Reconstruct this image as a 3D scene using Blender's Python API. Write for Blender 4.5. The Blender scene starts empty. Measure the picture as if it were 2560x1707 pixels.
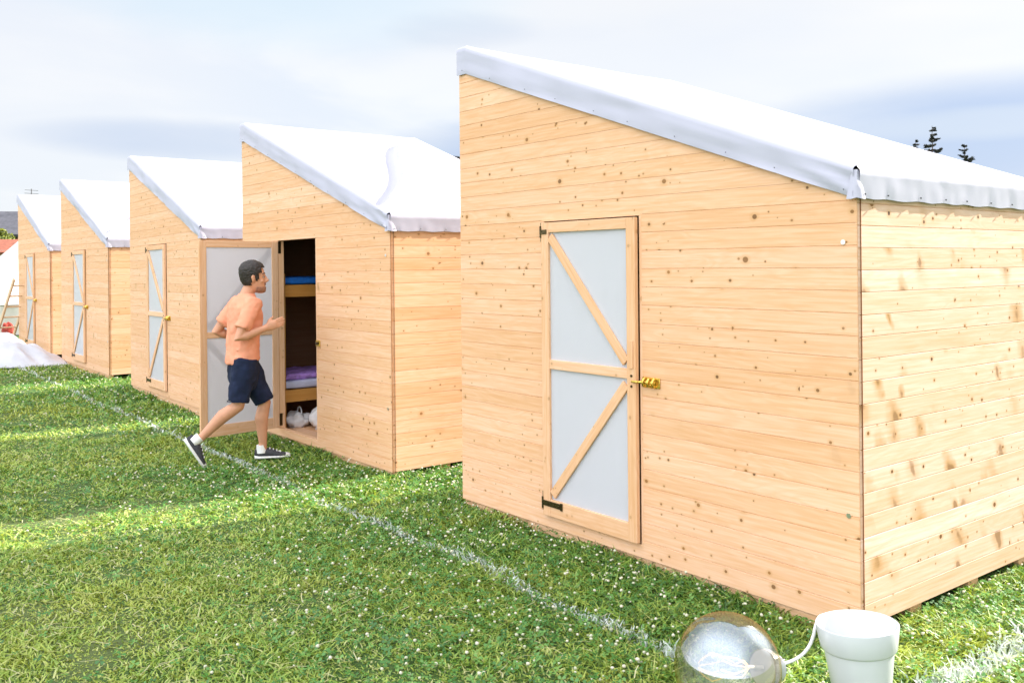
import bpy, bmesh, math, random
import numpy as np
from mathutils import Vector, Matrix, noise as mnoise

R = math.radians
SC = bpy.context.scene
COL = SC.collection
rng = np.random.default_rng(7)
random.seed(7)

# ------------------------------------------------------------------ layout
ANG = 0.658                                  # bearing of the hut row against the view axis
HUT_YAW = -(math.pi/2-ANG)
W, DP = 2.96, 2.0                            # hut front width and depth
HL, TL, HR, TR = 2.875, 3.066, 1.867, 2.006  # wall top / cover top at the high and at the low side
FLAT = 0.09
GZ = -0.04                                   # soil level (blades reach about z = 0)
D1 = np.array([-math.sin(ANG), math.cos(ANG)])   # along the row, away
D2 = np.array([math.cos(ANG), math.sin(ANG)])    # from the fronts to the backs
C1 = np.array([1.476, 3.991])                # near front corner of the nearest hut
HUTS = [((-0.3443, 6.3175, -0.006), 0.0058, -0.0027), ((-2.7296, 9.4716, -0.029), -0.0027, -0.0063),
        ((-5.0854, 12.4268, -0.002), -0.0261, -0.0102), ((-7.6309, 15.7873, 0.0045), -0.0007, -0.0017),
        ((-9.9803, 18.859, -0.0067), -0.0046, -0.0082)]
SUN_EL = R(29)
L2 = -0.985*D2 + 0.17*D1                     # where the sunlight travels on the ground
L2 = L2/np.linalg.norm(L2)
SUNV = Vector((-L2[0]*math.cos(SUN_EL), -L2[1]*math.cos(SUN_EL), math.sin(SUN_EL)))

# ------------------------------------------------------------------ materials
def new_mat(name):
    m = bpy.data.materials.new(name); m.use_nodes = True
    nt = m.node_tree
    return m, nt, nt.nodes['Principled BSDF']
class N:
    def __init__(s, nt): s.nt = nt
    def __call__(s, typ, ins=None, **kw):
        n = s.nt.nodes.new(typ)
        for k, v in kw.items(): setattr(n, k, v)
        for k, v in (ins or {}).items():
            sk = n.inputs[k]
            if isinstance(v, bpy.types.NodeSocket): s.nt.links.new(v, sk)
            else: sk.default_value = v
        return n
    def math(s, op, a, b=None, c=None, clamp=False):
        n = s.nt.nodes.new('ShaderNodeMath'); n.operation = op; n.use_clamp = clamp
        for i, v in enumerate((a, b, c)):
            if v is None: continue
            if isinstance(v, bpy.types.NodeSocket): s.nt.links.new(v, n.inputs[i])
            else: n.inputs[i].default_value = v
        return n.outputs[0]
    def mix(s, fac, a, b, blend='MIX'):
        n = s.nt.nodes.new('ShaderNodeMix'); n.data_type = 'RGBA'; n.blend_type = blend
        for sk, v in ((n.inputs[0], fac), (n.inputs[6], a), (n.inputs[7], b)):
            if isinstance(v, bpy.types.NodeSocket): s.nt.links.new(v, sk)
            else: sk.default_value = v if not isinstance(v, tuple) or len(v) == 4 else (*v, 1)
        return n.outputs[2]
    def ramp(s, fac, stops, interp='LINEAR'):
        n = s.nt.nodes.new('ShaderNodeValToRGB'); cr = n.color_ramp; cr.interpolation = interp
        while len(cr.elements) < len(stops): cr.elements.new(0.5)
        for e, (p, c) in zip(cr.elements, stops):
            e.position = p; e.color = (c, c, c, 1) if not isinstance(c, tuple) else (*c, 1)
        s.nt.links.new(fac, n.inputs[0]); return n.outputs[0]
    def smooth(s, v, lo, hi):
        n = s.nt.nodes.new('ShaderNodeMapRange'); n.interpolation_type = 'SMOOTHSTEP'
        for i, x in enumerate((v, lo, hi, 0., 1.)):
            if isinstance(x, bpy.types.NodeSocket): s.nt.links.new(x, n.inputs[i])
            else: n.inputs[i].default_value = x
        return n.outputs[0]

def wood_mat(name, base, streak=0.5, knots=1.0):
    m, nt, bs = new_mat(name); n = N(nt)
    uv = n('ShaderNodeUVMap', uv_map='UVMap').outputs[0]
    rnd = n('ShaderNodeAttribute', attribute_name='rnd').outputs['Fac']
    sep = n('ShaderNodeSeparateXYZ', {0: uv}); u, v = sep.outputs[0], sep.outputs[1]
    def vec(su, sv, shear=0.0):
        uu = n.math('MULTIPLY', u, su)
        if shear: uu = n.math('ADD', uu, n.math('MULTIPLY', v, shear))
        return n('ShaderNodeCombineXYZ', {0: uu, 1: n.math('MULTIPLY', v, sv), 2: n.math('MULTIPLY', rnd, 13.)}).outputs[0]
    g1 = n('ShaderNodeTexNoise', {'Vector': vec(2.5, 70), 'Scale': 1.0, 'Detail': 4.0, 'Roughness': 0.6}).outputs[0]
    g2 = n('ShaderNodeTexNoise', {'Vector': vec(1.2, 9), 'Scale': 1.0, 'Detail': 3.0, 'Distortion': 0.8}).outputs[0]
    rings = n.math('SINE', n.math('MULTIPLY', g2, 55.0))
    rings = n.math('MULTIPLY_ADD', rings, 0.5, 0.5)
    col = n.mix(n.smooth(g1, 0.35, 0.75), base, tuple(c*f for c, f in zip(base, (0.90, 0.80, 0.66))))
    col = n.mix(n.math('MULTIPLY', rings, 0.30), col, tuple(c*f for c, f in zip(base, (0.86, 0.72, 0.54))))
    tint = n.ramp(rnd, [(0, (0.93, 0.86, 0.76)), (0.25, (1.0, 0.97, 0.93)), (0.5, (1.03, 1.02, 1.05)), (0.7, (0.96, 0.91, 0.84)), (0.85, (1.0, 0.95, 0.90)), (1, (1.06, 1.09, 1.15))])
    col = n.mix(1.0, col, tint, 'MULTIPLY')
    # streaky flame marks where a knot was sawn lengthwise
    warp = n('ShaderNodeTexNoise', {'Vector': vec(9, 9), 'Scale': 1.0, 'Detail': 2.0}).outputs[0]
    if streak > 0:
        vs = n('ShaderNodeTexVoronoi', {'Vector': vec(5.0, 2.3, 1.8), 'Scale': 1.0, 'Randomness': 1.0}, voronoi_dimensions='2D')
        cs = n('ShaderNodeSeparateColor', {0: vs.outputs['Color']})
        sd = n.math('ADD', vs.outputs['Distance'], n.math('MULTIPLY', n.math('SUBTRACT', warp, 0.5), 0.55))
        pick = n.math('GREATER_THAN', cs.outputs[0], 0.20)
        plankpick = n.smooth(n.math('FRACT', n.math('MULTIPLY', rnd, 7.31)), 1-streak, 1-streak+0.25)
        sm = n.math('MULTIPLY', n.math('MULTIPLY', n.smooth(sd, n.math('MULTIPLY_ADD', cs.outputs[1], 0.42, 0.12), 0.03), pick), n.math('MULTIPLY', plankpick, n.math('MULTIPLY_ADD', cs.outputs[2], 0.8, 0.35)))
        col = n.mix(n.math('MULTIPLY', sm, 0.85), col, (0.43, 0.235, 0.075))
        sm2 = n.math('MULTIPLY', n.math('MULTIPLY', n.smooth(sd, n.math('MULTIPLY_ADD', cs.outputs[1], 0.12, 0.04), 0.02), pick), plankpick)
        col = n.mix(n.math('MULTIPLY', sm2, 0.65), col, (0.20, 0.095, 0.035))
    clus = n('ShaderNodeTexNoise', {'Vector': vec(1.1, 2.0), 'Scale': 1.0, 'Detail': 1.0}).outputs[0]
    clus = n.smooth(clus, 0.40, 0.60)
    for (sc, thr, r0, r1, dk) in ((7.5, 0.66, 0.022, 0.075, 1.0), (4.2, 0.74, 0.026, 0.062, 1.0), (13.0, 0.84, 0.03, 0.09, 0.8)):
        vk = n('ShaderNodeTexVoronoi', {'Vector': vec(sc, sc*1.15), 'Scale': 1.0, 'Randomness': 1.0}, voronoi_dimensions='2D')
        ck = n('ShaderNodeSeparateColor', {0: vk.outputs['Color']})
        d = n.math('ADD', vk.outputs['Distance'], n.math('MULTIPLY', n.math('SUBTRACT', warp, 0.5), 0.05))
        rad = n.math('MULTIPLY_ADD', ck.outputs[1], r1-r0, r0)
        q = n.math('DIVIDE', d, rad)
        pk = n.math('MULTIPLY', n.math('GREATER_THAN', n.math('ADD', ck.outputs[0], n.math('MULTIPLY_ADD', clus, 0.30, -0.20)), thr), knots*dk)
        col = n.mix(n.math('MULTIPLY', n.math('MULTIPLY', n.smooth(q, 3.0, 0.9), pk), 0.38), col, (0.50, 0.25, 0.07))
        col = n.mix(n.math('MULTIPLY', n.math('MULTIPLY', n.smooth(q, 1.15, 0.8), pk), 0.92), col,
                    n.mix(ck.outputs[2], (0.30, 0.13, 0.03), (0.085, 0.038, 0.014)))
    nt.links.new(col, bs.inputs['Base Color'])
    bs.inputs['Roughness'].default_value = 0.62
    bs.inputs['Specular IOR Level'].default_value = 0.25
    bmp = n('ShaderNodeBump', {'Height': g1, 'Strength': 0.18, 'Distance': 0.004})
    nt.links.new(bmp.outputs[0], bs.inputs['Normal'])
    return m

def plain(name, col, rough=0.5, metal=0.0, noise=0.0, scale=20.0, bump=0.0, spec=0.5):
    m, nt, bs = new_mat(name); n = N(nt)
    bs.inputs['Roughness'].default_value = rough; bs.inputs['Metallic'].default_value = metal
    bs.inputs['Specular IOR Level'].default_value = spec
    tc = n('ShaderNodeTexCoord').outputs['Object']
    nz = n('ShaderNodeTexNoise', {'Vector': tc, 'Scale': scale, 'Detail': 5.0}).outputs[0]
    c = n.mix(n.smooth(nz, 0.3, 0.7), tuple(x*(1-noise) for x in col), tuple(min(1, x*(1+noise)) for x in col))
    nt.links.new(c, bs.inputs['Base Color'])
    if bump:
        b = n('ShaderNodeBump', {'Height': nz, 'Strength': bump, 'Distance': 0.01}); nt.links.new(b.outputs[0], bs.inputs['Normal'])
    return m

M = {}
M['front'] = wood_mat('spruce_cladding', (0.765, 0.498, 0.325), 0.14, 0.9)
M['side'] = wood_mat('spruce_side_sunlit_tone', (0.735, 0.54, 0.435), 0.85, 1.1)  # same spruce, sun's overexposure put into the paler base; streaks are knot marks
M['lining'] = wood_mat('shade_toned_lining', (0.22, 0.115, 0.065), 0.0, 0.2)  # interior shade behind the doorway put into the dark base colour
M['timber'] = wood_mat('spruce_batten', (0.76, 0.495, 0.32), 0.0, 0.4)
M['bunkwood'] = wood_mat('bunk_board', (0.62, 0.31, 0.08), 0.0, 0.3)
M['ladderwood'] = wood_mat('ladder_rail', (0.72, 0.55, 0.40), 0.0, 0.2)
M['oldwood'] = plain('dark_timber', (0.16, 0.085, 0.05), 0.8, noise=0.3)
M['pvc'] = plain('white_tarpaulin', (0.44, 0.43, 0.525), 0.42, noise=0.02, scale=3, bump=0.03)
M['sheet'] = plain('pale_plastic_sheet', (0.46, 0.465, 0.51), 0.35, noise=0.08, scale=4, bump=0.1)
M['tent'] = plain('cream_canvas', (0.60, 0.56, 0.51), 0.8, noise=0.04, scale=6)
M['bronze'] = plain('dark_bronze', (0.09, 0.065, 0.03), 0.35, 0.9, noise=0.5, scale=120)
M['brass'] = plain('yellow_zinc', (0.72, 0.47, 0.10), 0.25, 0.9, noise=0.35, scale=140)
M['steel'] = plain('bright_steel', (0.75, 0.75, 0.74), 0.3, 1.0)
M['tack'] = plain('dull_tack', (0.12, 0.12, 0.13), 0.5, 0.6)
M['blue'] = plain('blue_foam', (0.01, 0.16, 0.62), 0.7, noise=0.15, scale=30)
M['linen'] = plain('white_linen', (0.62, 0.62, 0.80), 0.85, noise=0.05, scale=12, bump=0.3)
M['purple'] = plain('purple_blanket', (0.40, 0.22, 0.62), 0.85, noise=0.3, scale=18, bump=0.3)
M['black'] = plain('black_nylon', (0.018, 0.017, 0.02), 0.7, noise=0.3, scale=25)
M['bag'] = plain('white_bag', (0.70, 0.68, 0.68), 0.5, noise=0.08, scale=15, bump=0.3)
M['pot'] = plain('white_plastic_pot', (0.56, 0.575, 0.60), 0.22, noise=0.015, scale=8)
M['cord'] = plain('white_cable', (0.80, 0.80, 0.80), 0.35)
M['skin'] = plain('skin', (0.55, 0.265, 0.155), 0.5, noise=0.06, scale=14)
M['shirt'] = plain('salmon_cotton', (0.76, 0.315, 0.195), 0.85, noise=0.06, scale=10, spec=0.2)
M['shorts'] = plain('navy_cotton', (0.009, 0.015, 0.042), 0.8, noise=0.3, scale=9, spec=0.25)
M['hair'] = plain('dark_hair', (0.018, 0.011, 0.008), 0.55, noise=0.5, scale=60, bump=0.6)
M['canvas'] = plain('black_canvas', (0.035, 0.035, 0.042), 0.75, noise=0.2, scale=40)
M['rubber'] = plain('white_rubber', (0.78, 0.77, 0.76), 0.5, noise=0.03)
M['eye'] = plain('eye_white', (0.28, 0.24, 0.22), 0.4)
M['bark'] = plain('bark', (0.09, 0.06, 0.045), 0.9, noise=0.4, scale=8)
M['plaster'] = plain('house_plaster', (0.52, 0.44, 0.36), 0.9, noise=0.1, scale=3)
M['slate'] = plain('grey_roof', (0.055, 0.055, 0.07), 0.7, noise=0.25, scale=5)
M['terracotta'] = plain('terracotta_roof', (0.22, 0.06, 0.03), 0.8, noise=0.3, scale=6)
M['winglass'] = plain('dark_pane', (0.03, 0.035, 0.04), 0.1)
M['red'] = plain('red_fabric', (0.30, 0.03, 0.015), 0.8, noise=0.4, scale=14)
M['needle'] = plain('conifer_needles', (0.035, 0.045, 0.035), 0.8, noise=0.4, scale=3)
M['leafy'] = plain('broad_leaves', (0.12, 0.15, 0.03), 0.7, noise=0.45, scale=1.5)
M['wood_mass'] = plain('far_leaves', (0.05, 0.075, 0.03), 0.8, noise=0.45, scale=0.5)

def panel_mat():
    m, nt, bs = new_mat('twinwall_polycarbonate'); n = N(nt)
    out = nt.nodes['Material Output']
    d = n('ShaderNodeBsdfDiffuse', {'Color': (0.76, 0.75, 0.79, 1)})
    t = n('ShaderNodeBsdfTranslucent', {'Color': (0.90, 0.89, 0.93, 1)})
    x = n('ShaderNodeMixShader', {0: 0.42, 1: d.outputs[0], 2: t.outputs[0]})
    g = n('ShaderNodeBsdfGlossy', {'Color': (1, 1, 1, 1), 'Roughness': 0.28})
    fr = n('ShaderNodeLayerWeight', {'Blend': 0.12}).outputs['Fresnel']
    y = n('ShaderNodeMixShader', {0: fr, 1: x.outputs[0], 2: g.outputs[0]})
    # fine vertical flutes of the twin wall sheet
    tc = n('ShaderNodeTexCoord').outputs['Object']
    w = n('ShaderNodeTexWave', {'Vector': tc, 'Scale': 32.0, 'Distortion': 0.0}, wave_type='BANDS', bands_direction='X').outputs['Fac']
    b = n('ShaderNodeBump', {'Height': w, 'Strength': 0.35, 'Distance': 0.002})
    for s in (d, t, g): nt.links.new(b.outputs[0], s.inputs['Normal'])
    nt.links.new(y.outputs[0], out.inputs[0]); return m
M['panel'] = panel_mat()

def globe_mat():
    m, nt, bs = new_mat('half_mirrored_glass'); n = N(nt)
    out = nt.nodes['Material Output']
    lw = n('ShaderNodeLayerWeight', {'Blend': 0.5}).outputs['Facing']
    tint = n.ramp(lw, [(0, (0.50, 0.56, 0.66)), (0.55, (0.56, 0.58, 0.62)), (0.85, (0.78, 0.66, 0.48)), (1.0, (0.9, 0.76, 0.50))])
    g = n('ShaderNodeBsdfGlossy', {'Color': tint, 'Roughness': 0.03})
    tr = n('ShaderNodeBsdfTransparent', {'Color': (0.98, 0.92, 0.80, 1)})
    f = n.ramp(lw, [(0, 0.46), (0.6, 0.42), (0.9, 0.42), (1.0, 0.75)])
    x = n('ShaderNodeMixShader', {0: f, 1: tr.outputs[0], 2: g.outputs[0]})
    nt.links.new(x.outputs[0], out.inputs[0]); return m
M['globe'] = globe_mat()

def glow_mat():
    m, nt, bs = new_mat('lit_filament'); n = N(nt)
    e = n('ShaderNodeEmission', {'Color': (1.0, 0.55, 0.22, 1), 'Strength': 1.6})
    nt.links.new(e.outputs[0], nt.nodes['Material Output'].inputs[0]); return m
M['filament'] = glow_mat()

def attr_mat(name, stops, rough=0.55, trans=0.35, patch=None, upw=0.0):
    """plant matter: colour from the per-face random value, with some light passing through"""
    m, nt, bs = new_mat(name); n = N(nt); out = nt.nodes['Material Output']
    rnd = n('ShaderNodeAttribute', attribute_name='rnd').outputs['Fac']
    c = n.ramp(rnd, stops)
    if patch:
        geo = n('ShaderNodeNewGeometry').outputs['Position']
        nz = n('ShaderNodeTexNoise', {'Vector': geo, 'Scale': 0.8, 'Detail': 4.0, 'Roughness': 0.6}).outputs[0]
        c = n.mix(n.math('MULTIPLY', n.smooth(nz, 0.45, 0.68), 0.6), c, patch)
    gn = n('ShaderNodeNewGeometry').outputs['Normal']
    up = n('ShaderNodeVectorMath', {0: gn, 1: (0, 0, upw)}, operation='ADD').outputs[0]
    up = n('ShaderNodeVectorMath', {0: up}, operation='NORMALIZE').outputs[0]
    d = n('ShaderNodeBsdfDiffuse', {'Color': c, 'Normal': up}); t = n('ShaderNodeBsdfTranslucent', {'Color': n.mix(1.0, c, (1.15, 1.1, 0.6), 'MULTIPLY')})
    x = n('ShaderNodeMixShader', {0: trans, 1: d.outputs[0], 2: t.outputs[0]})
    g = n('ShaderNodeBsdfGlossy', {'Color': (1, 1, 1, 1), 'Roughness': rough})
    y = n('ShaderNodeMixShader', {0: 0.05, 1: x.outputs[0], 2: g.outputs[0]})
    nt.links.new(y.outputs[0], out.inputs[0]); return m
M['grass'] = attr_mat('grass_blades', [(0, (0.025, 0.10, 0.006)), (0.25, (0.12, 0.28, 0.02)), (0.55, (0.32, 0.48, 0.06)), (0.88, (0.47, 0.55, 0.09)), (1, (0.58, 0.59, 0.24))], patch=(0.47, 0.52, 0.07), upw=2.0)
M['clover'] = attr_mat('clover_leaves', [(0, (0.025, 0.13, 0.012)), (0.6, (0.07, 0.24, 0.025)), (1, (0.17, 0.36, 0.06))], upw=0.8)
M['bloom'] = attr_mat('clover_blooms', [(0, (0.40, 0.44, 0.24)), (0.5, (0.62, 0.62, 0.46)), (1, (0.78, 0.73, 0.62))], trans=0.2)
M['chalk'] = attr_mat('chalked_blades', [(0, (0.36, 0.47, 0.37)), (0.5, (0.56, 0.63, 0.59)), (1, (0.70, 0.73, 0.73))], trans=0.15)
M['straw'] = attr_mat('dry_clippings', [(0, (0.32, 0.32, 0.13)), (1, (0.55, 0.52, 0.30))], trans=0.2)

def soil_mat():
    m, nt, bs = new_mat('lawn_soil'); n = N(nt)
    geo = n('ShaderNodeNewGeometry').outputs['Position']
    a = n('ShaderNodeTexNoise', {'Vector': geo, 'Scale': 45.0, 'Detail': 6.0, 'Roughness': 0.7}).outputs[0]
    b = n('ShaderNodeTexNoise', {'Vector': geo, 'Scale': 0.6, 'Detail': 4.0}).outputs[0]
    c = n.ramp(a, [(0.3, (0.014, 0.045, 0.006)), (0.55, (0.06, 0.13, 0.018)), (0.75, (0.10, 0.15, 0.04))])
    c = n.mix(n.math('MULTIPLY', n.smooth(b, 0.5, 0.7), 0.5), c, (0.17, 0.17, 0.06))
    nt.links.new(c, bs.inputs['Base Color']); bs.inputs['Roughness'].default_value = 0.95
    bp = n('ShaderNodeBump', {'Height': a, 'Strength': 0.8, 'Distance': 0.03}); nt.links.new(bp.outputs[0], bs.inputs['Normal'])
    return m
M['soil'] = soil_mat()

# ------------------------------------------------------------------ mesh helpers
class MB:
    def __init__(s): s.v = []; s.f = []; s.uv = []; s.r = []
    def face(s, idx, uv=None, r=None):
        s.f.append(tuple(idx)); s.uv.append(uv or [(s.v[i][0]+s.v[i][1], s.v[i][2]) for i in idx]); s.r.append(random.random() if r is None else r)
    def poly(s, pts, uv=None, r=None):
        k = len(s.v); s.v += [tuple(p) for p in pts]; s.face(range(k, k+len(pts)), uv, r)
    def box(s, c, size, mat=None, r=None):
        """box with its wood grain along the longest axis; mat = optional Matrix"""
        c = Vector(c); h = [x/2 for x in size]; ax = max(range(3), key=lambda i: size[i])
        k = len(s.v); off = random.random()*40; offv = random.random()*40; r = random.random() if r is None else r
        loc = []
        for z in (-1, 1):
            for y in (-1, 1):
                for x in (-1, 1):
                    p = Vector((x*h[0], y*h[1], z*h[2])); loc.append(p)
                    s.v.append(tuple(c+(mat@p if mat else p)))
        for q in ((0, 2, 3, 1), (4, 5, 7, 6), (0, 1, 5, 4), (2, 6, 7, 3), (0, 4, 6, 2), (1, 3, 7, 5)):
            oth = [a for a in range(3) if a != ax]
            s.face([k+i for i in q], [(loc[i][ax]+off, loc[i][oth[0]]+loc[i][oth[1]]+offv) for i in q], r)
    def bar(s, a, b, w, d, normal=(0, -1, 0)):
        """batten from a to b, w wide, d deep along normal"""
        a, b = Vector(a), Vector(b); t = (b-a); L = t.length; t.normalize(); nn = Vector(normal).normalized()
        m = Matrix((t, nn.cross(t), nn)).transposed()
        s.box((a+b)/2, (L, w, d), m)
    def tube(s, pts, rad, seg=8, cap=True):
        pts = [Vector(p) for p in pts]; rad = rad if isinstance(rad, (list, tuple)) else [rad]*len(pts)
        k0 = len(s.v); up = None; acc = 0
        for i, p in enumerate(pts):
            t = (pts[min(i+1, len(pts)-1)]-pts[max(i-1, 0)]).normalized()
            if up is None:
                up = Vector((0, 0, 1)) if abs(t.z) < 0.9 else Vector((1, 0, 0))
            a = (up-t*up.dot(t)).normalized(); b = t.cross(a); up = a
            rr = rad[i] if isinstance(rad[i], (tuple, list)) else (rad[i], rad[i])
            for j in range(seg):
                th = 2*math.pi*j/seg
                s.v.append(tuple(p+a*math.cos(th)*rr[0]+b*math.sin(th)*rr[1]))
        r = random.random()
        for i in range(len(pts)-1):
            for j in range(seg):
                q = (k0+i*seg+j, k0+i*seg+(j+1) % seg, k0+(i+1)*seg+(j+1) % seg, k0+(i+1)*seg+j)
                s.face(q, None, r)
        if cap:
            s.face([k0+j for j in range(seg)][::-1], None, r)
            s.face([k0+(len(pts)-1)*seg+j for j in range(seg)], None, r)
    def rings(s, rings, cap=True):
        """loft through lists of points with the same count"""
        k0 = len(s.v); seg = len(rings[0])
        for rg in rings: s.v += [tuple(p) for p in rg]
        for i in range(len(rings)-1):
            for j in range(seg):
                s.face((k0+i*seg+j, k0+i*seg+(j+1) % seg, k0+(i+1)*seg+(j+1) % seg, k0+(i+1)*seg+j))
        if cap:
            s.face([k0+j for j in range(seg)][::-1]); s.face([k0+(len(rings)-1)*seg+j for j in range(seg)])
    def lathe(s, prof, c=(0, 0, 0), seg=40, cap=True):
        s.rings([[(c[0]+r*math.cos(2*math.pi*j/seg), c[1]+r*math.sin(2*math.pi*j/seg), c[2]+z) for j in range(seg)] for r, z in prof], cap)
    def ball(s, c, rad, seg=14, nr=9):
        rx, ry, rz = rad if isinstance(rad, (tuple, list)) else (rad,)*3
        s.rings([[(c[0]+rx*math.sin(p)*math.cos(2*math.pi*j/seg), c[1]+ry*math.sin(p)*math.sin(2*math.pi*j/seg), c[2]-rz*math.cos(p)) for j in range(seg)]
                 for p in [math.pi*(i+0.35)/(nr-0.3) for i in range(nr)]])
    def build(s, name, mat, parent=None, smooth=None, bevel=0, loc=None, rotz=0):
        me = bpy.data.meshes.new(name); me.from_pydata(s.v, [], s.f)
        uvl = me.uv_layers.new(name='UVMap'); uvl.data.foreach_set('uv', np.array([c for q in s.uv for c in q], dtype=np.float32).ravel())
        at = me.attributes.new('rnd', 'FLOAT', 'FACE'); at.data.foreach_set('value', np.array(s.r, dtype=np.float32))
        me.materials.append(mat)
        if smooth is not None:
            me.polygons.foreach_set('use_smooth', [True]*len(me.polygons)); me.set_sharp_from_angle(angle=R(smooth))
        o = bpy.data.objects.new(name, me); COL.objects.link(o)
        if parent: o.parent = parent
        if loc: o.location = loc
        o.rotation_euler.z = rotz
        if bevel:
            b = o.modifiers.new('bevel', 'BEVEL'); b.width = bevel; b.segments = 2; b.limit_method = 'ANGLE'; b.angle_limit = R(40)
        return o
def tag(o, label=None, cat=None, group=None, kind=None):
    for k, v in (('label', label), ('category', cat), ('group', group), ('kind', kind)):
        if v: o[k] = v
    return o
def empty(name, loc=(0, 0, 0), rot=(0, 0, 0)):
    o = bpy.data.objects.new(name, None); COL.objects.link(o); o.location = loc; o.rotation_euler = rot; o.empty_display_size = 0.2
    return o
def np_mesh(name, verts, faces_flat, loop_tot, rnd, mat):
    """fast mesh from numpy arrays"""
    me = bpy.data.meshes.new(name); nv = len(verts); nf = len(loop_tot)
    me.vertices.add(nv); me.vertices.foreach_set('co', verts.astype(np.float32).ravel())
    me.loops.add(len(faces_flat)); me.loops.foreach_set('vertex_index', faces_flat.astype(np.int32))
    me.polygons.add(nf); st = np.concatenate(([0], np.cumsum(loop_tot)[:-1])).astype(np.int32)
    me.polygons.foreach_set('loop_start', st)
    me.update(calc_edges=True)
    at = me.attributes.new('rnd', 'FLOAT', 'FACE'); at.data.foreach_set('value', rnd.astype(np.float32))
    me.materials.append(mat)
    o = bpy.data.objects.new(name, me); COL.objects.link(o); return o

# ------------------------------------------------------------------ huts
def roof_line(x, hi, lo):
    return hi if x <= FLAT else hi+(lo-hi)*(x-FLAT)/(W-FLAT)
def clip_top(poly, top):
    """keep the part of a convex (u,z) polygon under z = top(u), top being linear beyond FLAT"""
    out = []
    for i in range(len(poly)):
        a, b = poly[i], poly[(i+1) % len(poly)]
        da, db = a[1]-top(a[0]), b[1]-top(b[0])
        if da <= 0: out.append(a)
        if da*db < 0:
            t = da/(da-db); out.append((a[0]+(b[0]-a[0])*t, a[1]+(b[1]-a[1])*t))
    return out
def planks(mb, L, top, z0, zmax, place, hole=None, ph=0.0965, groove=0.0030, thick=0.02):
    """horizontal tongue and groove boards with v-grooves; place(u, z, out) -> point"""
    z = z0; k = 0; crest = max(top(0), top(L))
    while z < crest:
        z1 = z+ph*random.uniform(0.985, 1.015)
        spans = [(0, L)]
        if hole and z1 > hole[2] and z < hole[3]:
            spans = [(0, hole[0]), (hole[1], L)]
            segs = []
            if z < hole[2]: segs.append((hole[0], hole[1], z, hole[2]))
            if z1 > hole[3]: segs.append((hole[0], hole[1], hole[3], z1))
        else: segs = []
        r = random.random(); off = random.random()*60; ov = k*3.7+random.random()
        for u0, u1, a, b in [(u0, u1, z, z1) for u0, u1 in spans]+segs:
            cuts = [u0, u1]
            if u0 < FLAT < u1 and L == W and top(0) != top(L): cuts = [u0, FLAT, u1]
            for c0, c1 in zip(cuts, cuts[1:]):
                pl = clip_top([(c0, a), (c1, a), (c1, b), (c0, b)], top)
                if len(pl) < 3: continue
                cu = sum(p[0] for p in pl)/len(pl); cz = sum(p[1] for p in pl)/len(pl)
                def ins(p):
                    q = [p[0], p[1]]
                    if abs(p[1]-a) < 1e-6: q[1] = min(a+groove, top(p[0])) if p[1] < cz else p[1]
                    elif abs(p[1]-b) < 1e-6: q[1] = b-groove*0.7
                    if abs(p[0]-L) < 1e-6: q[0] = L-0.002
                    return q
                pin = [ins(p) for p in pl]
                k0 = len(mb.v)
                mb.v += [tuple(place(u, zz, 0.0)) for u, zz in pin]+[tuple(place(u, zz, -groove*1.15)) for u, zz in pl]
                nn = len(pl)
                uvf = lambda q: (q[0]+off, q[1]-z+ov)
                mb.face(range(k0, k0+nn), [uvf(q) for q in pin], r)
                for i in range(nn):
                    j = (i+1) % nn
                    mb.face((k0+nn+i, k0+nn+j, k0+j, k0+i), [uvf(pl[i]), uvf(pl[j]), uvf(pin[j]), uvf(pin[i])], r)
        z = z1; k += 1

DX0, DX1, DZ0, DZ1 = 0.88, 1.67, 0.092, 1.85
def make_door(parent, opened):
    wd, hd = DX1-DX0-0.008, DZ1-DZ0-0.01
    st, dt = 0.066, 0.026
    f = MB()
    yc = -dt/2
    f.box((st/2, yc, hd/2), (st, dt, hd)); f.box((wd-st/2, yc, hd/2), (st, dt, hd))
    f.box((wd/2, yc, hd-0.03), (wd-2*st, dt-0.002, 0.06)); f.box((wd/2, yc, 0.05), (wd-2*st, dt-0.002, 0.10))
    zm = 0.905
    f.box((wd/2, yc, zm), (wd-2*st, dt-0.004, 0.055))
    d = f.build('door', M['timber'], parent, bevel=0.003)
    d.location = (DX0+0.004, -0.004, DZ0+0.005)
    if opened: d.rotation_euler.z = R(-83)
    p = MB(); p.box((wd/2, -0.0085, (hd+0.03)/2-0.0), (wd-2*st+0.02, 0.003, hd-0.14)); p.build('panel', M['panel'], d)
    for a, b in (((st+0.012, hd-0.085), (wd-st-0.012, zm+0.06)), ((wd-st-0.012, zm-0.06), (st+0.02, 0.13))):
        b_ = MB(); b_.bar((a[0], -0.0180, a[1]), (b[0], -0.0180, b[1]), 0.054, 0.0148); b_.build('brace', M['timber'], d, bevel=0.002)
    for zz in (0.075, hd-0.055):                                 # tee hinges
        h = MB(); y = -dt-0.003
        h.box((-0.018, -0.004 if opened else y+0.030, zz), (0.03, 0.006, 0.115)); h.tube([(0.0, y, zz-0.035), (0.0, y, zz+0.035)], 0.006, 8)
        if zz < 0.5: h.box((0.085, y, zz), (0.165, 0.005, 0.032)); h.box((0.170, y, zz), (0.018, 0.006, 0.044))
        else: h.box((0.03, y, zz), (0.05, 0.005, 0.026))
        for sx in (0.05, 0.10, 0.15):
            if zz < 0.5: h.tube([(sx, y-0.002, zz), (sx, y-0.006, zz)], 0.006, 8)
        h.build('hinge', M['bronze'], d, bevel=0.001)
    k = MB(); k.box((wd-0.03, -dt-0.003, zm+0.105), (0.028, 0.006, 0.15)); k.build('keeper_batten', M['timber'], d, bevel=0.001)
    return d

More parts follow.
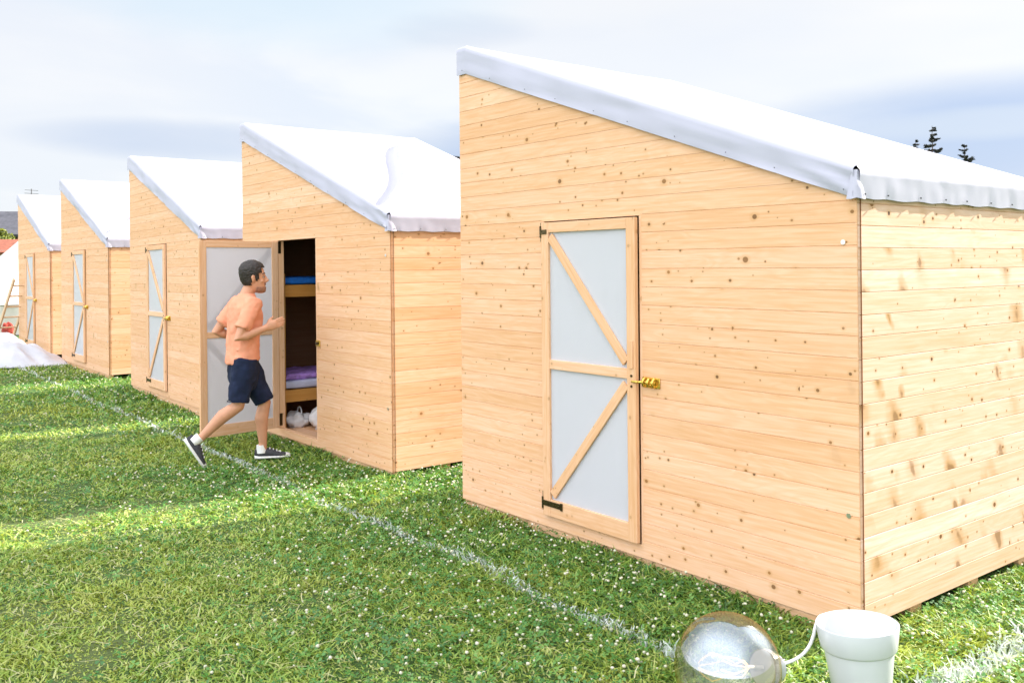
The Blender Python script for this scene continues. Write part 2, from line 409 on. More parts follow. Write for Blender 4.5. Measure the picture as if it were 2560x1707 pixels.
def cover_mesh(seed, crease):
    """white tarpaulin: sheet over the rafters, folded down over all four edges and tacked"""
    rs = random.Random(seed)
    mb = MB(); o = 0.022; rad = 0.016
    def steps(a, b, n): return [a+(b-a)*i/n for i in range(n+1)]
    nx, ny = 74, 52
    S = [-0.16, -0.12, -0.08, -0.04, -0.015, 0.0]+steps(0.02, FLAT, 3)+steps(FLAT, W, nx)[1:]+[W+0.004, W+0.02, W+0.045, W+0.07, W+0.095, W+0.12, W+0.139]
    T = [-0.20, -0.165, -0.13, -0.10, -0.07, -0.045, -0.02, -0.008, 0.0]+steps(0.0, DP, ny)[1:]+[DP+0.01, DP+0.04, DP+0.08, DP+0.12, DP+0.15]
    tacks_y = [0.035]+[0.24+i*0.235+rs.uniform(-0.03, 0.03) for i in range(8)]
    tacks_x = [0.10+i*0.31+rs.uniform(-0.03, 0.03) for i in range(10)]
    sd = seed*3.1
    grid = {}
    for i, s in enumerate(S):
        for j, t in enumerate(T):
            os_ = max(0.0, -s, s-W); ot = max(0.0, -t, t-DP)
            x = min(max(s, 0), W); y = min(max(t, 0), DP)
            zt = roof_line(x, TL, TR)
            drop = max(os_, ot)
            if os_ > 0 and ot > 0:
                drop = max(os_, ot)
            fh = (TL-HL)+((TR-HR)-(TL-HL))*x/W                 # how far the flap hangs here
            z = zt-(drop*fh/0.20 if ot >= os_ and t < 0 else drop)
            nx_, ny_ = 0.0, 0.0
            nz1 = mnoise.noise(Vector((x*1.3+sd, y*1.1, sd)))
            nz2 = mnoise.noise(Vector((x*4.5+sd, y*4.0, sd+9)))
            if drop == 0:
                e = min(x/0.2, (W-x)/0.2, y/0.15, (DP-y)/0.15, 1.0); e = max(e, 0)
                z += e*(nz1*0.012+nz2*0.004-0.010)
                if crease:                                      # slack fold running from the ridge to the low front corner
                    ax, ay, bx, by = 0.25, 1.80, W-0.02, 0.02
                    L = math.hypot(bx-ax, by-ay); ux, uy = (bx-ax)/L, (by-ay)/L
                    al = (x-ax)*ux+(y-ay)*uy; pe = -(x-ax)*uy+(y-ay)*ux+0.05*math.sin(al*2.2)
                    m = max(0, min(1, al/0.4, (L-al)/0.3))
                    z += m*(0.075*math.exp(-(pe/0.045)**2)-0.045*math.exp(-((pe+0.10)/0.05)**2))
                if W-x < 0.35 and y < DP:                       # puckers above the low eave
                    m = (0.35-(W-x))/0.35
                    for ty in tacks_y: z += m*m*0.010*math.exp(-((y-ty)/0.025)**2)
            elif ot > 0 and os_ == 0 and t < 0:                 # front flap
                q = min(1, ot/0.2)
                ny_ = -(o+0.007*mnoise.noise(Vector((x*2.2+sd, q*1.5, 3)))+0.011*mnoise.noise(Vector((x*1.6+q*2.2+sd, q*4, 7)))*q+0.005*mnoise.noise(Vector((x*5+q*5+sd, q*3, 11)))*q)
                for tx in tacks_x: ny_ += 0.007*q*math.exp(-((x-tx)/0.03)**2)
                if x > W-0.45:                                  # gathered folds at the low corner
                    m = (x-(W-0.45))/0.45
                    ny_ -= 0.016*m*math.sin(14*(W-x)+9*q)*q*math.exp(-(W-x)*3)
            elif os_ > 0 and ot == 0 and s > W:                 # low eave flap with tucks at every tack
                q = min(1, os_/0.139)
                w_ = 0.0
                for ty in tacks_y:
                    dy = (y-ty)
                    w_ += 0.022*math.exp(-(dy/0.018)**2)*(1-q)*0.6-0.012*q*math.exp(-(dy/0.03)**2)
                    w_ += 0.009*math.exp(-((abs(dy)-0.035-0.05*(1-q))/0.016)**2)*(0.3+0.7*q)
                nx_ = 0.010+0.008*(1-q)+0.42*w_+0.004*mnoise.noise(Vector((y*9+sd, q*2, 5)))*(1-0.6*q)
                near = min(abs(y-ty) for ty in tacks_y)
                if q > 0.95: z -= 0.007*min(1, near/0.11)-0.002
            elif os_ > 0:
                nx_ = -0.008 if s < 0 else o
            if ot > 0 and t > DP: ny_ = o
            if drop == 0:
                pass
            rr = min(1.0, drop/0.012)
            grid[i, j] = (x+nx_*rr, y+ny_*rr, z) if not (os_ > 0 and ot > 0) else (x+(o if s > W else -o)*rr, y+(o if t > DP else -o)*rr, z)
    idx = {}
    for k, p in grid.items(): idx[k] = len(mb.v); mb.v.append(p)
    for i in range(len(S)-1):
        for j in range(len(T)-1):
            so = S[i] < -1e-6 or S[i+1] > W+1e-6; to = T[j] < -1e-6 or T[j+1] > DP+1e-6
            if so and to: continue
            mb.face((idx[i, j], idx[i+1, j], idx[i+1, j+1], idx[i, j+1]), [(0, 0)]*4, 0.5)
    # corner: the spare cloth is folded round the post
    cr = [(-0.030, 0.0), (-0.028, 0.02), (0.0, 0.012)]
    k0 = len(mb.v); nr = 7
    for i in range(nr):
        q = i/(nr-1); z = TR-0.018-0.124*q; bul = -0.006+0.020*q
        mb.v += [(W-0.024*q-0.008, -0.0225-0.005*q, z), (W-0.006, -0.022-bul*0.8, z-0.002*q), (W+0.012, -0.016-bul*0.3, z+0.004*q), (W+0.012+bul, 0.006, z-0.002*q), (W+0.010, 0.045*q+0.010, z)]
    for i in range(nr-1):
        for j in range(4):
            a = k0+i*5+j; mb.face((a, a+1, a+6, a+5), [(0, 0)]*4, 0.5)
    return mb, tacks_y, tacks_x

def make_hut(i, label, opened):
    (x, y, z), dyaw, tilt = HUTS[i]
    root = empty('wooden_hut', (x, y, z), (0, 0, 0))
    root.rotation_euler = Matrix(Matrix.Rotation(HUT_YAW+dyaw, 3, 'Z')@Matrix.Rotation(tilt, 3, 'Y')).to_euler()
    tag(root, label, 'hut', 'row of wooden huts with white tarpaulin roofs')
    random.seed(100+i)
    zb = 0.018
    ftop = lambda u: roof_line(u, HL+0.10, HR+0.08)
    lin = MB(); m = MB(); planks(m, W, ftop, zb, 3.2, lambda u, zz, o: (u, -o, zz), (DX0-0.002, DX1+0.002, DZ0-0.004, DZ1+0.004))
    # backing board just behind the cladding and inner lining (so the grooves are dark and the inside is boarded)
    bk = 0.006
    tp = lambda u: ftop(u)
    for (u0, u1, a, b) in ((0.0, DX0-0.002, zb, None), (DX1+0.002, W, zb, None), (DX0-0.002, DX1+0.002, zb, DZ0-0.004), (DX0-0.002, DX1+0.002, DZ1+0.004, None)):
        for yy in (bk, 0.034):
            us = [u0, FLAT, u1] if u0 < FLAT < u1 else [u0, u1]
            top = [(u, yy, tp(u) if b is None else b) for u in reversed(us)]
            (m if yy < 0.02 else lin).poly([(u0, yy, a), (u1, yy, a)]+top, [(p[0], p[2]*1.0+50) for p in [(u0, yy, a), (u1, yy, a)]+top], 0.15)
    fw = m.build('front_wall', M['front'], root)
    # lining of the door opening
    j = MB()
    j.box((DX0-0.010, 0.027, (DZ0+DZ1)/2), (0.018, 0.056, DZ1-DZ0)); j.box((DX1+0.010, 0.027, (DZ0+DZ1)/2), (0.018, 0.056, DZ1-DZ0))
    j.box(((DX0+DX1)/2, 0.027, DZ1+0.012), (DX1-DX0+0.04, 0.056, 0.018)); j.box(((DX0+DX1)/2, 0.027, DZ0-0.012), (DX1-DX0+0.04, 0.056, 0.018))
    j.build('door_jamb', M['timber'], root, bevel=0.002)
    # near side wall: boards on the face x = W, butting against the back of the front cladding
    flat = lambda u: HR+0.06
    s = MB(); planks(s, DP-0.012, flat, zb, 2.0, lambda u, zz, o: (W-0.006+o, u+0.012, zz))
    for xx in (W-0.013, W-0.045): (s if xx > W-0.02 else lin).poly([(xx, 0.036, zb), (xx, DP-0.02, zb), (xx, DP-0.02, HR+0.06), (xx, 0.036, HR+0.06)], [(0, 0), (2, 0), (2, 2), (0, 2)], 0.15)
    s.build('side_wall', M['side' if i == 0 else 'front'], root)
    high = lambda u: HL+0.08
    s = MB(); planks(s, DP-0.012, high, zb, 3.0, lambda u, zz, o: (0.006-o, DP-u, zz))
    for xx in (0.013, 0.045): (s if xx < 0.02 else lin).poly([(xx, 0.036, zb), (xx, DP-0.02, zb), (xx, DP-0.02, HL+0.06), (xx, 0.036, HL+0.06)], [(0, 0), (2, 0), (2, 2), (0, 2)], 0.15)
    s.build('side_wall', M['side'], root)
    btop = lambda u: ftop(W-u)
    b = MB(); planks(b, W-0.03, lambda u: btop(u+0.015) if u < W-FLAT-0.02 else HL+0.09, zb, 3.2, lambda u, zz, o: (W-0.015-u, DP-0.012+o, zz))
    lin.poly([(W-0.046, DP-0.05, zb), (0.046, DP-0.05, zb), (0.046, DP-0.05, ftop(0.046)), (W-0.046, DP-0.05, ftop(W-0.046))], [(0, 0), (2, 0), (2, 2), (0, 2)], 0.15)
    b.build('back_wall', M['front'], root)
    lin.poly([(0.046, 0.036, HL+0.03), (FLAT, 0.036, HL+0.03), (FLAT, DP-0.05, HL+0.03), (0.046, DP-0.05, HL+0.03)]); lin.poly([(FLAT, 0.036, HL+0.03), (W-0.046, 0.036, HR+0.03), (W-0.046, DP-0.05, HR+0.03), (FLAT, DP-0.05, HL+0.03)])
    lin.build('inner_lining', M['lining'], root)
    fl = MB()
    for q in range(18):
        yy = 0.05+q*0.108; fl.box((W/2, yy+0.05, 0.045), (W-0.10, 0.104, 0.02))
    fl.build('floor_boards', M['timber'], root)
    k = MB(); k.box((W/2, 0.040, -0.026), (W-0.03, 0.055, 0.082)); k.box((W/2, DP-0.07, -0.026), (W-0.03, 0.055, 0.082)); k.build('base_beam', M['timber'], root, bevel=0.004)
    for bx, by in ((W-0.07, 0.50), (W-0.07, 1.05), (W-0.07, 1.6), (0.07, 0.5), (0.07, 1.5)):
        q = MB(); q.box((bx, by, -0.025), (0.09, 0.10, 0.08)); q.build('support_block', M['timber'], root, bevel=0.003)
    cm, ty, tx = cover_mesh(i+1, i in (1, 3))
    c = cm.build('roof_cover', M['pvc'], root, smooth=50)
    for t in ty:
        if t < DP: q = MB(); q.ball((W+0.020, t, TR-0.122), 0.0045, 8, 5); q.build('tack', M['tack'], c)
    for t in tx:
        if i < 2: q = MB(); q.ball((t, -0.030, roof_line(t, HL, HR)+0.024), 0.0030, 8, 5); q.build('tack', M['tack'], c)
    # ridge and eave rafters hidden below the sheet
    rf = MB()
    for yy in (0.08, 0.66, 1.28, DP-0.1): rf.bar((0.05, yy, roof_line(0.05, HL, HR)+0.07), (W-0.05, yy, HR+0.05), 0.05, 0.06, (0, 1, 0))
    rf.build('rafters', M['timber'], root)
    make_door(root, opened)
    # hasp and bolt beside the door
    zl = 0.965
    if not opened:
        l = MB(); l.box((DX1+0.085, -0.004, zl), (0.125, 0.006, 0.056)); l.tube([(DX1-0.03, -0.036, zl), (DX1+0.02, -0.036, zl)], 0.007, 8)
        l.tube([(DX1+0.02, -0.036, zl), (DX1+0.05, -0.014, zl), (DX1+0.12, -0.014, zl)], 0.0075, 8)
        lt = l.build('latch', M['brass'], root, bevel=0.002, smooth=40)
        for sx in (0.045, 0.08, 0.115):
            q = MB(); q.tube([(DX1+sx, -0.006, zl-0.022), (DX1+sx, -0.022, zl-0.016), (DX1+sx, -0.030, zl), (DX1+sx, -0.022, zl+0.016), (DX1+sx, -0.006, zl+0.022)], 0.008, 8); q.build('bolt_guide', M['brass'], lt, smooth=50)
        q = MB(); q.tube([(DX1+0.105, -0.016, zl), (DX1+0.105, -0.036, zl-0.014)], [0.006, 0.008], 8); q.build('bolt_knob', M['brass'], lt, smooth=50)
        
        for dz_ in (0.028, -0.028): q = MB(); q.tube([(DX1-0.034, -0.028, zl+dz_), (DX1-0.034, -0.035, zl+dz_)], 0.007, 8); q.build('screw', M['bronze'], lt)
    else:
        l = MB(); l.box((DX1+0.045, -0.006, zl-0.03), (0.075, 0.010, 0.055)); lt = l.build('latch', M['brass'], root, bevel=0.004)
        q = MB(); q.box((DX1+0.045, -0.018, zl-0.03), (0.040, 0.014, 0.026)); q.build('staple', M['bronze'], lt, bevel=0.004)
    for xx, zz in ((W-0.065, 1.68), (W-0.050, 0.50)):
        q = MB(); q.tube([(xx, 0.0, zz), (xx, -0.004, zz)], 0.011, 14); q.build('screw_head', M['steel'], root)
    return root

hut_a = make_hut(0, 'largest and nearest wooden hut, with gold bolt beside its closed door', False)
hut_b = make_hut(1, 'second wooden hut, its door standing open behind the man', True)
hut_c = make_hut(2, 'third hut from the camera, closed, partly hidden behind the open door', False)
hut_d = make_hut(3, 'fourth hut from the camera, closed, beside the end of the plastic sheet', False)
hut_e = make_hut(4, 'farthest wooden hut with the ladder leaning on its front corner', False)

def hut_pt(i, p):
    (x, y, z), dyaw, tilt = HUTS[i]
    m = Matrix.Rotation(HUT_YAW+dyaw, 3, 'Z')@Matrix.Rotation(tilt, 3, 'Y')
    return Vector((x, y, z))+m@Vector(p)

# ------------------------------------------------------------------ inside the open hut
def in_hut(o): o.parent = None; o.matrix_world = Matrix.Translation(Vector(HUTS[1][0]))@(Matrix.Rotation(HUT_YAW+HUTS[1][1], 4, 'Z')); return o
random.seed(5)
bunk = in_hut(empty('bunk_bed')); tag(bunk, 'wooden bunk bed with orange side boards inside the open hut', 'bunk bed')
bx0, bx1, by0, by1 = 0.06, 0.80, 0.06, 1.92
for px in (bx0+0.035, bx1-0.06):
    for py in (by0+0.03, by1-0.03):
        q = MB(); q.box((px, py, 0.80), (0.05, 0.05, 1.49)); q.build('post', M['bunkwood'], bunk, bevel=0.003)
for zt in (0.43, 1.435):
    q = MB(); q.box((bx1-0.012, (by0+by1)/2, zt-0.055), (0.024, by1-by0, 0.115)); q.build('side_board', M['bunkwood'], bunk, bevel=0.003)
    q = MB(); q.box(((bx0+bx1)/2-0.014, (by0+by1)/2, zt-0.02), (bx1-bx0-0.03, by1-by0-0.02, 0.02)); q.build('bed_base', M['bunkwood'], bunk)
def cushion(name, mat, c, size, r=0.03, wob=0.006, seed=0):
    mb = MB(); n = 14
    sx, sy, sz = [v/2 for v in size]
    for ax in range(3):
        for sg in (-1, 1):
            k0 = len(mb.v); dims = [sx, sy, sz]
            a, b = [t for t in range(3) if t != ax]
            for i in range(n+1):
                for j in range(n+1):
                    p = [0, 0, 0]; p[ax] = sg*dims[ax]; p[a] = (2*i/n-1)*dims[a]; p[b] = (2*j/n-1)*dims[b]
                    q = [max(-(d-r), min(d-r, t)) for t, d in zip(p, dims)]
                    v = Vector(p)-Vector(q); v = Vector(q)+(v.normalized()*r if v.length > 0 else v)
                    v += Vector((1, 1, 1))*wob*mnoise.noise(v*9+Vector((seed, 0, 0)))
                    mb.v.append(tuple(v))
            for i in range(n):
                for j in range(n):
                    f = (k0+i*(n+1)+j, k0+(i+1)*(n+1)+j, k0+(i+1)*(n+1)+j+1, k0+i*(n+1)+j+1)
                    mb.face(f if (sg > 0) == (ax != 1) else f[::-1], [(0, 0)]*4, 0.5)
    o = mb.build(name, mat, None, smooth=60); in_hut(o); o.matrix_world = o.matrix_world@Matrix.Translation(c); return o
tag(cushion('mattress', M['blue'], (0.42, 0.99, 1.475), (0.70, 1.80, 0.075)), 'bright blue mattress on the upper bunk', 'mattress')
tag(cushion('mattress', M['linen'], (0.42, 0.99, 0.475), (0.70, 1.80, 0.085), seed=3), 'pale lilac sheeted mattress on the lower bunk', 'mattress')
tag(cushion('blanket', M['purple'], (0.42, 0.52, 0.545), (0.64, 0.78, 0.06), 0.028, 0.02, 6), 'folded purple blanket lying on the lower bunk', 'blanket')
def lumpy(name, mat, c, rad, seed, amp=0.18, base=0.0, seg=28, nr=18, parent=None):
    mb = MB()
    rg = []
    for i in range(nr):
        p = math.pi*(i+0.2)/(nr-0.6); row = []
        for j in range(seg):
            th = 2*math.pi*j/seg
            d = Vector((math.sin(p)*math.cos(th), math.sin(p)*math.sin(th), -math.cos(p)))
            k = 1+amp*mnoise.noise(d*1.6+Vector((seed, seed, 0)))+amp*0.5*mnoise.noise(d*4+Vector((seed, 3, 0)))
            z = d.z*rad[2]*k
            row.append((c[0]+d.x*rad[0]*k, c[1]+d.y*rad[1]*k, max(c[2]+z, base)))
        rg.append(row)
    mb.rings(rg); return mb.build(name, mat, parent, smooth=70)
bp = in_hut(empty('backpack')); bp.matrix_world = bp.matrix_world@Matrix.Translation((0.46, 0.98, 0.518)); tag(bp, 'black backpack slumped on the lower bunk behind the blanket', 'backpack')
lumpy('pack_body', M['black'], (0, 0, 0.19), (0.20, 0.22, 0.22), 4, 0.2, 0.0, parent=bp)
lumpy('front_pocket', M['black'], (0.17, 0.02, 0.12), (0.08, 0.14, 0.11), 8, 0.15, 0.0, parent=bp)
q = MB(); q.tube([(0.02, 0.1*math.cos(t), 0.34+0.10*math.sin(t)) for t in [math.pi*k/8 for k in range(9)]], 0.012, 8); q.build('grab_strap', M['black'], bp, smooth=60)
def shopping_bag(c, rad, seed, label):
    b = in_hut(empty('plastic_bag')); b.matrix_world = b.matrix_world@Matrix.Translation(c); tag(b, label, 'bag')
    lumpy('bag_body', M['bag'], (0, 0, rad[2]*0.8), rad, seed, 0.45, 0.0, parent=b)
    q = MB(); q.tube([(0.05*math.cos(t), 0.02, rad[2]*1.45+0.07*math.sin(t)) for t in [math.pi*k/8 for k in range(9)]], 0.007, 8); q.build('bag_handle', M['bag'], b, smooth=60)
shopping_bag((0.70, 0.26, 0.056), (0.11, 0.12, 0.085), 2, 'small crumpled white bag on the hut floor nearest the hinge side')
shopping_bag((0.98, 0.40, 0.056), (0.13, 0.13, 0.13), 7, 'larger white bag on the hut floor nearest the latch side')

# ------------------------------------------------------------------ globe lamp and pot
gr = 0.186; gc = Vector((0.752, 3.30, gr-0.018))
lamp = empty('globe_lamp', gc); tag(lamp, 'large round amber glass bulb lamp lying in the grass', 'lamp')
sock = Vector((0.80, 0.55, -0.26)).normalized()
rot = Vector((0, 0, 1)).rotation_difference(sock).to_matrix().to_4x4()
g = MB()
prof = [(0.003, -gr)]+[(gr*math.sin(a), -gr*math.cos(a)) for a in [math.pi*k/40 for k in range(1, 36)]]+[(0.068, gr*0.95), (0.062, gr*1.02), (0.060, gr*1.08)]
g.lathe(prof, seg=64); go = g.build('globe', M['globe'], lamp, smooth=60); go.matrix_local = rot
s = MB(); s.lathe([(0.030, gr*1.04), (0.064, gr*1.05), (0.066, gr*1.16), (0.058, gr*1.2), (0.050, gr*1.42), (0.030, gr*1.5), (0.008, gr*1.52)], seg=36); so = s.build('socket', M['pot'], lamp, smooth=40); so.matrix_local = rot
f = MB()
f.tube([(0, 0, gr*1.02), (0, 0, gr*0.55)], 0.009, 12)
st = f.build('filament_stem', M['cord'], lamp, smooth=60); st.matrix_local = rot
f = MB()
for k in range(6):
    a0 = 2*math.pi*k/6
    f.tube([(0.010*math.cos(a0), 0.010*math.sin(a0), gr*0.56), (0.032*math.cos(a0), 0.032*math.sin(a0), gr*0.35), (0.032*math.cos(a0+0.5), 0.032*math.sin(a0+0.5), gr*0.02)], 0.0016, 6)
fo = f.build('filament', M['filament'], st)
pc = Vector((1.262, 3.38, GZ+0.002))
end = gc+sock*gr*1.5
def bez(p, n=26):
    out = []
    for k in range(n+1):
        t = k/n; u = 1-t
        out.append(p[0]*u**3+p[1]*3*u*u*t+p[2]*3*u*t*t+p[3]*t**3)
    return out
cb = [v-gc for v in bez([end-sock*0.02, end+sock*0.03+Vector((0, 0, 0.03)), Vector((1.085, 3.47, 0.10)), Vector((1.118, 3.48, 0.215))])+bez([Vector((1.118, 3.48, 0.215)), Vector((1.135, 3.49, 0.30)), Vector((1.20, 3.56, 0.27)), Vector((1.24, 3.64, GZ+0.012))])[1:]]
q = MB(); q.tube(cb, 0.0062, 10); q.build('cord', M['cord'], lamp, smooth=60)
pot = MB()
pot.lathe([(0.005, 0.0), (0.088, 0.0), (0.092, 0.006), (0.122, 0.232), (0.128, 0.236), (0.1305, 0.2385), (0.1335, 0.243), (0.145, 0.319), (0.1445, 0.323), (0.1425, 0.3245), (0.140, 0.322), (0.131, 0.25), (0.118, 0.225), (0.088, 0.012), (0.004, 0.010)], seg=72)
po = pot.build('plant_pot', M['pot'], None, smooth=35, loc=pc); po.rotation_euler = (R(-2), R(-3.0), 0)
tag(po, 'empty white plastic plant pot with a wide rim near the hut corner', 'pot')

# ------------------------------------------------------------------ ground, grass and field lines
g = MB()
xs = [-400, -120, -60]+list(np.linspace(-30, 20, 61))+[60, 120, 400]; ys = [-60, -15]+list(np.linspace(-4, 44, 61))+[90, 200, 700]
for yv in ys:
    for xv in xs: g.v.append((xv, yv, GZ+0.012*mnoise.noise(Vector((xv*0.5, yv*0.5, 0)))))
for a in range(len(ys)-1):
    for b in range(len(xs)-1):
        k = a*len(xs)+b; g.face((k, k+1, k+len(xs)+1, k+len(xs)), [(0, 0)]*4, 0.5)
tag(g.build('ground', M['soil'], smooth=80), kind='structure')

def local(p):                                   # hut-row coordinates: a along the row from C1, b in front(-)/behind(+)
    q = p-C1; return q@D1, q@D2
def under_hut(p, pad=0.0):
    ok = np.zeros(len(p), bool)
    for (x, y, z), dyaw, t in HUTS:
        a = HUT_YAW+dyaw; e = np.array([math.cos(a), math.sin(a)]); f_ = np.array([-math.sin(a), math.cos(a)])
        q = p-np.array([x, y]); u = q@e; v = q@f_
        ok |= (u > -pad) & (u < W+pad) & (v > -pad) & (v < DP+pad)
    return ok
def scatter(n, y0, y1, xr=0.62):
    """random points on the lawn in the part of the wedge in front of the camera between two distances"""
    y = np.sqrt(rng.uniform(y0*y0, y1*y1, n)); x = rng.uniform(-xr, xr, n)*y
    p = np.stack([x, y], 1)
    a, b = local(p)
    keep = (~under_hut(p, -0.03)) & ((b < 4.5) | (y < 7)) & ~((b > 0.3) & (y > 13))
    return p[keep]
def line_near(p):
    a, b = local(p)
    wob = 0.02*np.sin(a*2.1)+0.012*np.sin(a*5.3+1)
    d1 = np.abs(b+0.70+wob); d2 = np.abs(a+0.43+0.02*np.sin(b*3))
    return d1, d2
def on_line(p):
    d1, d2 = line_near(p); a, b = local(p)
    s1 = np.clip(1.8-d1/0.030, 0, 1)*0.9; s2 = np.where(b > -1.5, np.clip(1.9-d2/0.045, 0, 1), 0)
    brk = 0.8+0.4*np.sin(a*1.7+2)*np.sin(a*0.9)
    return np.maximum(s1*np.clip(brk, 0.7, 1), s2)
def blades(name, p, h, w, rnd, mat, lean=2.0, lean0=0.3):
    n = len(p); th = rng.uniform(0, 2*np.pi, n); ln = rng.uniform(lean0, lean, n)*h
    dx, dy = np.cos(th), np.sin(th); ph = rng.uniform(0, 2*np.pi, n); wx, wy = np.cos(ph)*w*0.5, np.sin(ph)*w*0.5
    z0 = np.full(n, GZ-0.006)
    V = np.empty((n, 5, 3))
    V[:, 0] = np.stack([p[:, 0]-wx, p[:, 1]-wy, z0], 1); V[:, 1] = np.stack([p[:, 0]+wx, p[:, 1]+wy, z0], 1)
    m = 0.55
    V[:, 2] = np.stack([p[:, 0]+dx*ln*0.35+wx*0.85, p[:, 1]+dy*ln*0.35+wy*0.85, z0+h*m], 1)
    V[:, 3] = np.stack([p[:, 0]+dx*ln*0.35-wx*0.85, p[:, 1]+dy*ln*0.35-wy*0.85, z0+h*m], 1)
    V[:, 4] = np.stack([p[:, 0]+dx*ln, p[:, 1]+dy*ln, z0+h*rng.uniform(0.45, 1.0, n)], 1)
    k = np.arange(n)[:, None]*5
    F = np.concatenate([k+np.array([[0, 1, 2, 3]]), k+np.array([[3, 2, 4]])], 1).ravel()
    return np_mesh(name, V.reshape(-1, 3), F, np.tile([4, 3], n), np.repeat(rnd, 2), mat)
P, H, Wd = [], [], []
for n, y0, y1, h, w in ((95000, 2.9, 5.5, 0.050, 0.0085), (105000, 5.5, 9, 0.050, 0.0115), (100000, 9, 16, 0.050, 0.016), (80000, 16, 34, 0.055, 0.027)):
    p = scatter(n, y0, y1); P.append(p); H.append(np.full(len(p), h)*rng.uniform(0.55, 1.25, len(p))); Wd.append(np.full(len(p), w)*rng.uniform(0.7, 1.3, len(p)))
P = np.concatenate(P); H = np.concatenate(H); Wd = np.concatenate(Wd)
a_, b_ = local(P)
# the mown middle is a little shorter and drier, the strip along the huts longer and greener
lush = np.clip(1.3+b_/1.1, 0, 1); lush = np.where(b_ > 0, 1, lush)
cl_ = np.array([mnoise.noise(Vector((x*2.6, y*2.6, 5.0))) for x, y in P])
tuft = np.where((b_ > -0.13) & (b_ < 0.05), 1.15, 1.0)
H *= tuft*(0.60+0.45*lush)*np.clip(1+0.9*cl_, 0.45, 1.6)
rv = np.clip(rng.beta(1.3, 1.5, len(P))*0.95+0.20*(1-lush)-0.10*lush-0.18*cl_, 0, 1); rv = np.where(rng.random(len(P)) < 0.03, 0.97, rv)
ol = rng.random(len(P)) < on_line(P)
tag(blades('grass', P[~ol], H[~ol], Wd[~ol], rv[~ol], M['grass']), 'mown green lawn grass with drier patches around the huts', 'grass', kind='stuff')
dA, dB = line_near(P)
sel = ol & (dA <= dB); tag(blades('painted_line', P[sel], H[sel]*1.05, Wd[sel]*1.15, rng.random(sel.sum()), M['chalk'], lean=0.9, lean0=0.1), kind='structure')
sel = ol & (dA > dB); tag(blades('painted_line', P[sel], H[sel]*1.05, Wd[sel]*1.15, rng.random(sel.sum()), M['chalk'], lean=0.9, lean0=0.1), kind='structure')
# clover
def clover_density(p):
    a, b = local(p); nz = np.array([mnoise.noise(Vector((x*0.9, y*0.9, 2.0))) for x, y in p])
    return np.clip(1.45+b/1.7, 0.16, 1)*np.clip(0.8+1.2*nz, 0.2, 1)
p = np.concatenate([scatter(34000, 2.9, 7.5), scatter(20000, 7.5, 14)]); p = p[rng.random(len(p)) < clover_density(p)*(1-0.9*on_line(p))]
n = len(p); hz = rng.uniform(0.018, 0.05, n); rad = rng.uniform(0.009, 0.016, n)*(1+np.clip(p[:, 1]-6, 0, 6)*0.08); a0 = rng.uniform(0, 6.28, n); t1, t2 = rng.normal(0, 0.3, n), rng.normal(0, 0.3, n)
vs, fs = [], []
pat = []
for L in range(3):
    A = 2*math.pi*L/3
    for k, (rr, dt) in enumerate(((0.08, 0), (0.75, -0.55), (1.25, -0.42), (1.38, -0.12), (1.30, 0.0), (1.38, 0.12), (1.25, 0.42), (0.75, 0.55))): pat.append((rr*math.cos(A+dt), rr*math.sin(A+dt)))
pat = np.array(pat)
ca, sa = np.cos(a0)[:, None], np.sin(a0)[:, None]
lx = (pat[:, 0]*ca-pat[:, 1]*sa)*rad[:, None]; ly = (pat[:, 0]*sa+pat[:, 1]*ca)*rad[:, None]
V = np.stack([p[:, :1]+lx, p[:, 1:]+ly, GZ+hz[:, None]+lx*t1[:, None]+ly*t2[:, None]], 2).reshape(-1, 3)
tag(np_mesh('clover', V, np.arange(len(V)), np.full(n*3, 8), np.repeat(rng.random(n), 3), M['clover']), 'dark green clover leaves growing thickly along the huts', 'clover', kind='stuff')
p = np.concatenate([scatter(15000, 2.9, 7.5), scatter(11000, 7.5, 16)]); p = p[rng.random(len(p)) < clover_density(p)*0.50*np.clip(1.35+local(p)[1]/2.2, 0.10, 1)*(1-0.8*on_line(p))]
bm = bmesh.new(); bmesh.ops.create_icosphere(bm, subdivisions=1, radius=1); iv = np.array([v.co[:] for v in bm.verts]); fi = np.array([[v.index for v in f.verts] for f in bm.faces]); bm.free()
n = len(p); rr = rng.uniform(0.0042, 0.0095, n)*(1+np.clip(p[:, 1]-6, 0, 8)*0.06); hz = rng.uniform(0.03, 0.062, n)
V = iv[None]*rr[:, None, None]*np.array([1, 1, 0.85])*rng.uniform(0.8, 1.2, (n, len(iv), 1))+np.stack([p[:, 0], p[:, 1], GZ+hz], 1)[:, None]
F = (np.arange(n)[:, None, None]*len(iv)+fi[None]).ravel()
tag(np_mesh('clover_blossom', V.reshape(-1, 3), F, np.full(n*len(fi), 3), np.repeat(rng.random(n), len(fi)), M['bloom']), 'small round white clover blossoms dotting the lawn', 'clover blossom', kind='stuff')
# loose dry clippings
p = scatter(2600, 2.9, 9); a_, b_ = local(p); p = p[(rng.random(len(p)) < np.clip(-b_/2.5, 0.08, 1))]
n = len(p); th = rng.uniform(0, 6.28, n); ln = rng.uniform(0.03, 0.12, n); w = 0.0022
d = np.stack([np.cos(th), np.sin(th)], 1); e = np.stack([-d[:, 1], d[:, 0]], 1)*w; cv = e/w*(ln*rng.normal(0, 0.12, n))[:, None]
z = (GZ+rng.uniform(0.022, 0.042, n)); zz = rng.normal(0, 0.006, n)
V = np.stack([np.column_stack([p-e-d*ln[:, None]/2, z-zz]), np.column_stack([p+e-d*ln[:, None]/2, z-zz]), np.column_stack([p+e+cv, z+0.004]), np.column_stack([p-e+cv, z+0.004]), np.column_stack([p+e+d*ln[:, None]/2, z+zz]), np.column_stack([p-e+d*ln[:, None]/2, z+zz])], 1)
k = np.arange(n)[:, None]*6
